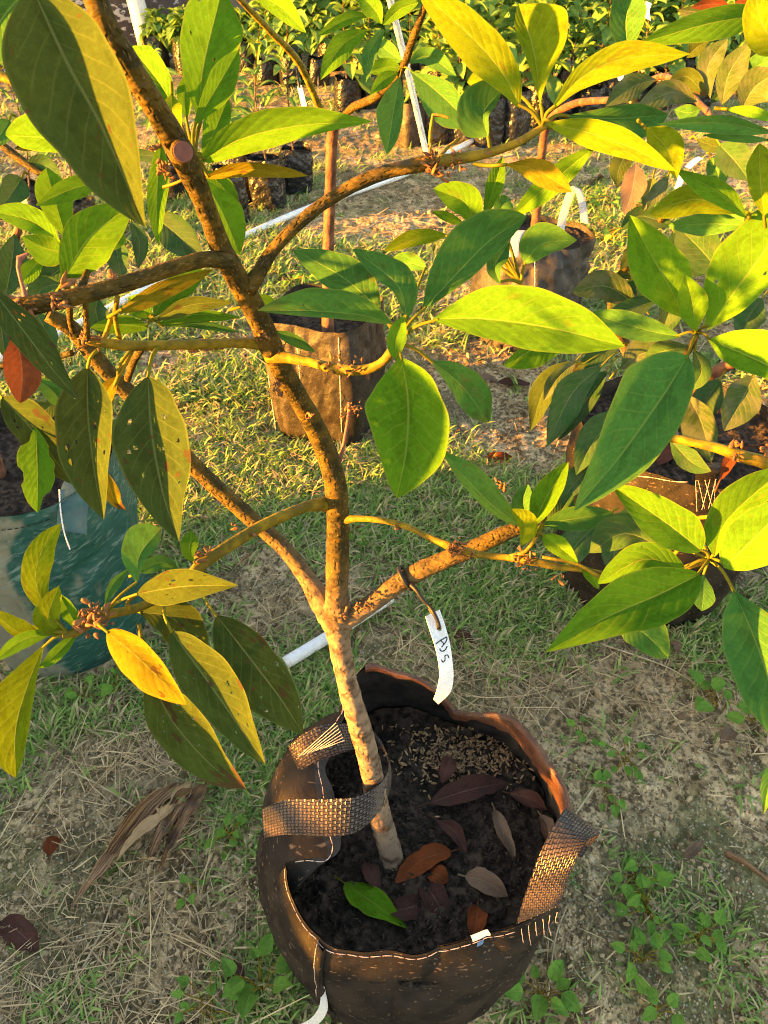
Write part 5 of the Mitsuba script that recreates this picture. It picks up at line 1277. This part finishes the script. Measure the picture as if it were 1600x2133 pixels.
GREEN = [(470, 880, .16, .8), (620, 1010, .1, 1.2), (830, 990, .1, 1.2), (430, 1030, .16, 1.1), (560, 960, .14, 1.2), (900, 960, .16, 1.2), (780, 1050, .14, 1.2), (1000, 1240, .12, 1.0), (860, 1130, .08, .9), (620, 1480, .10, 1.1), (540, 1580, .07, .9), (480, 1700, .05, .5), (560, 800, .2, .9), (340, 1100, .14, .8), (1090, 1300, .07, .8), (1480, 1320, .09, 1.0),
         (1000, 1130, .09, .9), (500, 560, .25, .6), (780, 560, .22, .7), (600, 520, .2, .5), (280, 1480, .06, .7), (100, 1500, .05, .6), (540, 2020, .06, 1.0), (1380, 1900, .10, .5), (1300, 440, .4, .9), (350, 430, .5, .7), (230, 720, .2, .7), (20, 860, .2, .5), (740, 1520, .05, .7), (1250, 1580, .05, .4), (300, 1950, .05, .35), (100, 2050, .06, .35), (1150, 1060, .12, .8)]
BARE = [(620, 880, .06, .5), (350, 900, .1, .5), (560, 720, .12, .5), (880, 760, .1, .6), (330, 1640, .07, .6), (150, 1900, .09, .5), (400, 1980, .07, .5), (1200, 1450, .06, .5), (1300, 2000, .06, .4), (1000, 830, .14, 1.2), (1090, 900, .12, 1.0), (560, 1190, .07, .9), (800, 420, .3, .6), (720, 460, .2, .8), (1400, 1620, .12, .9), (1150, 1580, .08, .8), (260, 1590, .08, .6), (60, 920, .12, .9), (850, 1400, .05, .8), (330, 760, .1, .5), (950, 330, .4, .4), (640, 560, .15, .7), (1350, 2050, .06, .5)]


def density(x, y):
    p = np.stack([x, y, x * 0], -1)
    d = 0.36 * np.clip((meshkit.fbm(p * 4.2, 3, 31) - 0.46) * 6, 0, 1) * np.clip((y - 0.6) / 0.6, 0.25, 1)
    for cx, cy, s, w in GREEN:
        d = d + w * px_dist(x, y, cx, cy, s)
    for cx, cy, s, w in BARE:
        d = d - w * px_dist(x, y, cx, cy, s)
    return np.clip(d, 0.015, 1.3)


BAGS = [(fc[0], fc[1], .20), (-.178, 2.10, .17), (.56, 2.78, .21), (.66, 1.37, .2), (-.76, 1.22, .19)]


def scatter(n, y0, y1, seed, dens=None, keep_bags=True):
    """Random ground points in view, thinned by dens."""
    r = np.random.default_rng(seed)
    out = np.zeros((0, 2))
    while len(out) < n:
        m = n * 3
        y = np.exp(r.uniform(math.log(y0), math.log(y1), m))
        x = r.uniform(-1, 1, m) * (0.62 * (y * 0.766 + 0.87) + 0.05)
        ok = np.ones(m, bool) if dens is None else r.random(m) * 1.3 < dens(x, y)
        for bx, by, br in BAGS:
            ok &= np.hypot(x - bx, y - by) > br
        out = np.vstack([out, np.stack([x, y], 1)[ok]])
    return out[:n]


def blades(base, az, el, L, w, droop, col, seg=3):
    """Ribbon blades. base (n,3); returns (v, f, colours)."""
    n = len(base)
    t = np.linspace(0, 1, seg + 1)
    d = np.stack([np.cos(az), np.sin(az)], 1)
    side = np.stack([-d[:, 1], d[:, 0], np.zeros(n)], 1)
    ang = el[:, None] - droop[:, None] * t[None]
    step = (L / seg)[:, None]
    hx = np.concatenate([np.zeros((n, 1)), np.cumsum(np.cos(ang[:, :-1]) * step, 1)], 1)
    hz = np.concatenate([np.zeros((n, 1)), np.cumsum(np.sin(ang[:, :-1]) * step, 1)], 1)
    c = base[:, None] + np.concatenate([d[:, None] * hx[..., None], hz[..., None]], -1)
    c[..., 2] = np.maximum(c[..., 2], base[:, None, 2] + 0.003)
    wv = w[:, None] * np.array([0.75, 1.0, 0.8, 0.08] if seg == 3 else np.sin(np.linspace(0.9, 3.1, seg + 1)))[None]
    a, b = c - side[:, None] * wv[..., None] / 2, c + side[:, None] * wv[..., None] / 2
    b[..., 2] += wv * 0.35
    v = np.stack([a, b], 2).reshape(n, -1, 3)
    k = 2 * (seg + 1)
    f = []
    for i in range(seg):
        q = [2 * i, 2 * i + 1, 2 * i + 3, 2 * i + 2]
        f += [[q[0], q[1], q[2]], [q[0], q[2], q[3]]]
    f = (np.array(f)[None] + (np.arange(n) * k)[:, None, None]).reshape(-1, 3)
    return v.reshape(-1, 3), f, np.repeat(col, k, 0)


def tuft_grass(n_tufts, per, y0, y1, seed, Lm, wm, dens=density):
    r = np.random.default_rng(seed)
    c = np.repeat(scatter(n_tufts, y0, y1, seed, dens), per, 0)
    n = len(c)
    c = c + r.normal(0, 0.012, (n, 2)) * (1 + c[:, 1:] * .4)
    z = gz(c[:, 0], c[:, 1])
    base = np.c_[c, z - 0.002]
    L = Lm * r.uniform(.45, 1.3, n)
    el = np.radians(np.clip(r.normal(42, 22, n), 4, 85))
    g = r.random(n)[:, None]
    dry = (r.random(n) < 0.28)[:, None]
    col = np.array([.12, .25, .05]) * (1 - g) + np.array([.36, .48, .15]) * g
    col = np.where(dry, np.array([.50, .43, .25]) * (.6 + .6 * g), col)
    return blades(base, r.uniform(0, 2 * np.pi, n), el, L, wm * r.uniform(.6, 1.4, n), np.radians(r.uniform(20, 95, n)), col)


gr = [tuft_grass(900, 11, .33, 1.3, 41, .034, .0034), tuft_grass(3600, 9, .75, 2.4, 42, .046, .0042), tuft_grass(7500, 8, 2.2, 7.5, 43, .065, .0062), tuft_grass(1500, 8, 6.5, 24, 44, .11, .011)]
v_, f_, c_ = join([(a, b, c) for a, b, c in gr])
scene['grass'] = mikit.ply((v_, f_), 'grass_bsdf', smooth=True, color=c_)
tag('grass', 'short green grass growing in tufts between the bags', 'grass', kind='stuff')


def straw_density(x, y):
    d = 0.03 + 0.15 * np.clip((meshkit.fbm(np.stack([x, y, x * 0], -1) * 5, 3, 77) - .5) * 6, 0, 1)
    for cx, cy, s, w in [(250, 1620, .09, 1.1), (170, 1750, .10, 1.0), (330, 1800, .08, .8), (600, 1250, .08, .9), (900, 1350, .08, 1.0), (1050, 1400, .08, 1.1), (1300, 1370, .09, .7), (250, 1900, .1, .8), (80, 2000, .12, .9), (330, 2050, .1, .8), (700, 1200, .06, .6), (920, 1050, .08, .7), (600, 850, .15, .6), (1400, 1560, .1, .4), (500, 700, .3, .6), (850, 460, .5, .6)]:
        d = d + w * px_dist(x, y, cx, cy, s)
    return np.clip(d, 0, 1.3)


def straws(n, y0, y1, seed, Lm, w):
    r = np.random.default_rng(seed)
    c = scatter(n, y0, y1, seed, straw_density)
    base = np.c_[c, gz(c[:, 0], c[:, 1]) + r.uniform(.001, .009, n)]
    g = r.random(n)[:, None]
    col = np.array([.20, .13, .065]) * (1 - g) + np.array([.64, .49, .27]) * g
    L = Lm * np.exp(r.normal(0, .55, n))
    v, f, cc = blades(base, r.uniform(0, 2 * np.pi, n), np.radians(r.normal(7, 8, n)), L, w * r.uniform(.6, 1.4, n), np.radians(r.normal(14, 16, n)), col, 4)
    return v, f, cc


st = [straws(1700, .33, 1.25, 51, .026, .0012), straws(260, .33, 1.3, 54, .07, .0019), straws(450, .33, 1.3, 55, .03, .0018), straws(3400, .8, 2.6, 52, .045, .0016), straws(2600, 2.2, 9, 53, .08, .003)]
v_, f_, c_ = join(st)
scene['straw'] = mikit.ply((v_, f_), 'straw_bsdf', smooth=True, color=c_)
tag('straw', 'dry straw and grass clippings scattered over the soil', 'straw', kind='stuff')


def crumbs(n, y0, y1, seed, s0):
    r = np.random.default_rng(seed)
    c = scatter(n, y0, y1, seed)
    m = trimesh.creation.icosphere(subdivisions=0)
    s = s0 * np.exp(r.normal(0, .5, n)) * (0.6 + c[:, 1] * .5)
    q = np.stack([trimesh.transformations.random_rotation_matrix(r.random(3))[:3, :3] for _ in range(64)])[r.integers(0, 64, n)]
    v = np.einsum('nij,kj->nki', q, m.vertices * [1, .7, .45]) * s[:, None, None] + np.c_[c, gz(c[:, 0], c[:, 1]) + s * .2][:, None]
    g = r.random(n)[:, None]
    col = np.where(g < .5, np.array([.13, .09, .05]), np.array([.36, .27, .155])) * (.7 + .6 * r.random((n, 1)))
    return v.reshape(-1, 3), (m.faces[None] + (np.arange(n) * len(m.vertices))[:, None, None]).reshape(-1, 3), np.repeat(col, len(m.vertices), 0)


v_, f_, c_ = join([crumbs(15000, .33, 1.5, 61, .0022), crumbs(4500, .33, 1.7, 63, .0036), crumbs(6000, 1.2, 5, 62, .003)])
scene['soil_crumbs_001'] = mikit.ply((v_, f_), 'straw_bsdf', smooth=False, color=c_)
taken['soil_crumbs'] = 2
tag('soil_crumbs_001', 'small crumbs of soil and grit scattered on the ground', 'soil', kind='stuff')


def weed(x, y, n, size, label, seed, spread=.05, mat='leaf_weed', h=.03, pk=.33):
    k = thing('weed_plant', label, 'weed')
    r = np.random.default_rng(seed)
    c = on_ground(x, y)
    stems = []
    for i in range(n):
        a = r.uniform(0, 6.28)
        rad = spread * math.sqrt(r.random())
        b = c + [math.cos(a) * rad, math.sin(a) * rad, 0]
        b[2] = float(gz(b[0], b[1])) + h * r.uniform(.35, 1.2)
        L = size * r.uniform(.7, 1.3)
        az = a + r.normal(0, .8)
        d = np.array([math.cos(az), math.sin(az), r.normal(.1, .25)])
        N = unit(np.array([0, -.25, 1]) + r.normal(0, .3, 3))
        add('leaf', leaf3([b, b + d * L * .5, b + d * L + [0, 0, -.15 * L]], N, L * .36, L * .36, 15, 15, pk=pk, nu=9, nv=2, wave=.08), mat, k)
        stems.append(tube([c + [r.normal(0, .006), r.normal(0, .006), -.002], (c + b) / 2 + [0, 0, .012], b], .0009, 5, 8)[:2])
    add('stem', join(stems), 'twig', k)


for i, (x, y, n, s, sp, h, lab) in enumerate([
    (1350, 1900, 14, .024, .05, .03, 'creeping weed with ivy-shaped leaves right of the front bag'), (1320, 1830, 8, .026, .035, .03, 'small weed just above the creeping weed right of the front bag'), (1450, 1960, 9, .024, .035, .03, 'weed low at the right edge, right of the creeping weed'),
    (1330, 2000, 8, .026, .03, .03, 'round-leaved weed below the creeping weed right of the front bag'), (1490, 1470, 8, .034, .045, .04, 'heart-leaved weed under the right-hand leaves'), (1560, 1500, 8, .032, .04, .04, 'heart-leaved weed at the right edge beside the other heart-leaved one'), (1125, 2080, 9, .030, .035, .04, 'bright round-leaved weed at the foot of the front bag, lower right'),
    (1300, 1585, 12, .018, .05, .02, 'small dark green weed on bare soil right of the front bag'), (1210, 1530, 7, .018, .03, .02, 'tiny pale weed behind the rim of the front bag'), (1260, 1660, 7, .022, .03, .02, 'small weed beside the right handle of the front bag'), (1360, 2110, 6, .026, .03, .03, 'weed cut by the lower right frame'),
    (545, 2060, 10, .034, .04, .05, 'yellow-lit weed at the lower left wall of the front bag'), (480, 1750, 8, .022, .03, .03, 'small green weed beside the dry banana leaf'), (255, 1440, 6, .026, .03, .04, 'weed at the foot of the teal bag'), (180, 1460, 7, .022, .03, .03, 'small weed right of the leaf tip at the left edge'), (400, 1860, 5, .016, .02, .02, 'tiny weed below the dry banana leaf'),
    (440, 2100, 10, .020, .05, .03, 'weed at the lower edge left of the front bag'), (1290, 430, 40, .05, .30, .05, 'patch of small-leaved ground cover right of the black bag'), (600, 590, 24, .035, .12, .05, 'pale weed between leader and middle bag'), (1250, 500, 26, .05, .2, .08, 'leafy weed beside the black bag at the upper right'), (720, 1130, 8, .03, .06, .03, 'broad grass weed right of the trunk')]):
    weed(x, y, n, s, lab, 700 + i, sp, h=h)

for px, W, b, lab in [([(5, 1925), (45, 1950), (85, 1985)], .022, 'leaf_dead', 'red-brown dead leaf on the ground at the left edge'), ([(490, 2010), (495, 2050), (488, 2090)], .014, 'leaf_dead', 'red-brown dead leaf half buried near the lower edge'), ([(1015, 955), (1040, 962), (1068, 958)], .02, 'leaf_brown', 'red dead leaf on the ground behind the small yellow leaf'),
                      ([(395, 738), (435, 730), (470, 735)], .025, 'leaf_brown', 'brown dead leaf on the ground left of the leader'), ([(940, 1330), (965, 1335), (990, 1345)], .014, 'leaf_dead', 'dark red dead leaf behind the white tag'), ([(1035, 800), (1085, 808), (1110, 805)], .02, 'leaf_dead', 'brown dead leaf on bare soil right of the hanging leaf'),
                      ([(1205, 395), (1240, 380), (1275, 372)], .05, 'leaf_dry', 'curled dry tan leaf on the ground right of the black bag'), ([(262, 1468), (275, 1475), (288, 1470)], .012, 'leaf_brown', 'small red leaf beside the straw clump'), ([(105, 1785), (115, 1765), (130, 1755)], .013, 'leaf_brown', 'small orange-brown leaf in the straw at the left'),
                      ([(1390, 1345), (1402, 1355), (1412, 1368)], .012, 'leaf_dry', 'tan scrap of leaf at the foot of the right bag'), ([(1500, 1555), (1515, 1535), (1522, 1520)], .014, 'leaf_dry', 'dry tan leaf under the heart-leaved weeds'), ([(985, 790), (1010, 795), (1040, 808)], .018, 'leaf_dry', 'pale scrap of dry leaf on the ground under the hanging leaf'),
                      ([(1420, 1800), (1440, 1780), (1462, 1755)], .010, 'leaf_dry', 'pale chip of dry stalk at the right')]:
    mz = float(gz(*on_ground(*px[1])[:2]))
    fallen(px, mz, W, b, lab, ta=22, tb=18, lift=0.008, curve=0.012)

# dry banana leaf: a bundle of long folded strips lying on the ground
bl = thing('banana_leaf', 'dried brown banana leaf sheath split in strips, lying left of the front bag', 'dry leaf')
for i, (pts, w, tw) in enumerate([
    ([(375, 1630), (320, 1690), (260, 1770), (200, 1840), (150, 1900)], (46, 30), 0.2), ([(400, 1640), (350, 1700), (290, 1760), (245, 1810)], (28, 18), -.5), ([(440, 1635), (405, 1700), (370, 1760), (335, 1830)], (26, 14), .6), ([(420, 1640), (375, 1690), (340, 1750), (310, 1800)], (30, 20), .1),
    ([(430, 1650), (395, 1690), (360, 1770), (350, 1800)], (14, 8), 1.0), ([(338, 1800), (295, 1808), (250, 1822)], (6, 22), .4), ([(345, 1720), (335, 1700), (330, 1690)], (20, 10), .9)]):
    c = np.array([on_ground(x, y) for x, y in pts])
    c[:, 2] += 0.010 + 0.006 * (i % 3) + 0.014 * np.sin(np.linspace(0, 3, len(c)))
    d = np.array([depth(q) for q in c])
    wm_ = w[0] * 0.62 * d.mean() / F
    N = np.array([math.sin(tw) * .7, -.1, 1.0])
    v, f, uv = leaf3(c, N, wm_, wm_ * .8, 38, 20 - 30 * (i % 2), 25, -30, pk=.36, nu=60, nv=7, wave=.10, ragged=.45, twist=30, e=.7, true_w=True)
    v = v + (meshkit.fbm(v * 34, 3, i) - 0.5)[:, None] * [0.008, 0.008, 0.022]
    v[:, 2] = np.maximum(v[:, 2], gz(v[:, 0], v[:, 1]) + 0.002)
    add('strip', (v, f, uv), 'banana_pale' if i in (1, 5, 6) else 'banana_dry', bl, label='pale inner strip' if i in (1, 5, 6) else None)
# straw clump tied by its roots
sc2 = thing('straw_clump', 'pulled clump of dry pinkish grass roots at the foot of the teal bag', 'straw')
r = np.random.default_rng(77)
c0 = on_ground(238, 1470)
tb2 = []
for i in range(46):
    a = r.uniform(0, 6.28)
    L = r.uniform(.02, .05)
    d = np.array([math.cos(a), math.sin(a), r.uniform(.1, .8)])
    tb2.append(tube([c0 + [0, 0, .012], c0 + [0, 0, .012] + d * L * .5, c0 + d * L + [0, 0, .004]], np.array([.0011, .0009, .0004]), 5, 7)[:2])
for pts in ([(240, 1478), (275, 1500), (290, 1550), (310, 1585), (335, 1600)], [(236, 1480), (205, 1500), (195, 1538)], [(245, 1475), (270, 1485), (290, 1495)], [(246, 1480), (280, 1505), (296, 1545), (330, 1590), (365, 1597)]):
    tb2.append(tube([on_ground(x, y) + [0, 0, .010] for x, y in pts], np.linspace(.0022, .001, len(pts)), 6, 24)[:2])
add('stalks', join(tb2), 'plastic_tan', sc2, kind='stuff')
# long dry stalks lying about, one by one
for pts, lab, w in [([(1055, 1405), (1140, 1460), (1245, 1570)], 'long pale stalk lying diagonally behind the right rim of the front bag', .0016), ([(940, 1322), (1080, 1275), (1200, 1250)], 'long pale stalk right of the white tag', .0018), ([(1090, 1405), (1200, 1340), (1265, 1320)], 'pale stalk crossing under the biggest right leaf', .0016),
                    ([(1250, 1345), (1380, 1390), (1450, 1430)], 'dry stalk on the soil below the right bag', .0022), ([(150, 1610), (210, 1640), (285, 1685)], 'pale straw stalk lying left of the banana leaf', .0020), ([(75, 1690), (110, 1640), (130, 1625)], 'bent pale straw at the left', .0022), ([(175, 2020), (215, 1940), (240, 1870)], 'long pale straw below the banana leaf', .0022),
                    ([(1440, 1370), (1530, 1400), (1600, 1440)], 'thick tan stalk at the right edge under the heart-leaved weeds', .0042), ([(1140, 2080), (1155, 1960), (1180, 1890)], 'pale vine stem climbing beside the lower right of the front bag', .0018), ([(490, 1180), (512, 1165), (525, 1155)], 'broken brown stick on soil left of the trunk', .004), ([(365, 1860), (405, 1890), (420, 1940)], 'curved pale straw below the banana leaf', .0022),
                    ([(1190, 1710), (1240, 1640), (1270, 1610)], 'dry stem beside the right handle', .0022), ([(1510, 1780), (1550, 1800), (1600, 1840)], 'red-brown stick at the right edge', .006), ([(840, 500), (900, 480), (985, 430)], 'pale stick on the ground beside the white pipe', .005)]:
    add('dry_stalk', tube([on_ground(x, y) + [0, 0, .007] for x, y in pts], np.linspace(w, w * .6, len(pts)), 6, 26, rough=.1), 'banana_dry' if w > .003 else 'straw_plain', label=lab, cat='stalk')
simple('straw_plain', lambda p, n, uv: mix((0.30, 0.235, 0.13), (0.52, 0.44, 0.28), noise(p.x * 60, p.y * 60, 0)), 0.65)
scene['straw_plain'] = scene.pop('straw_plain')
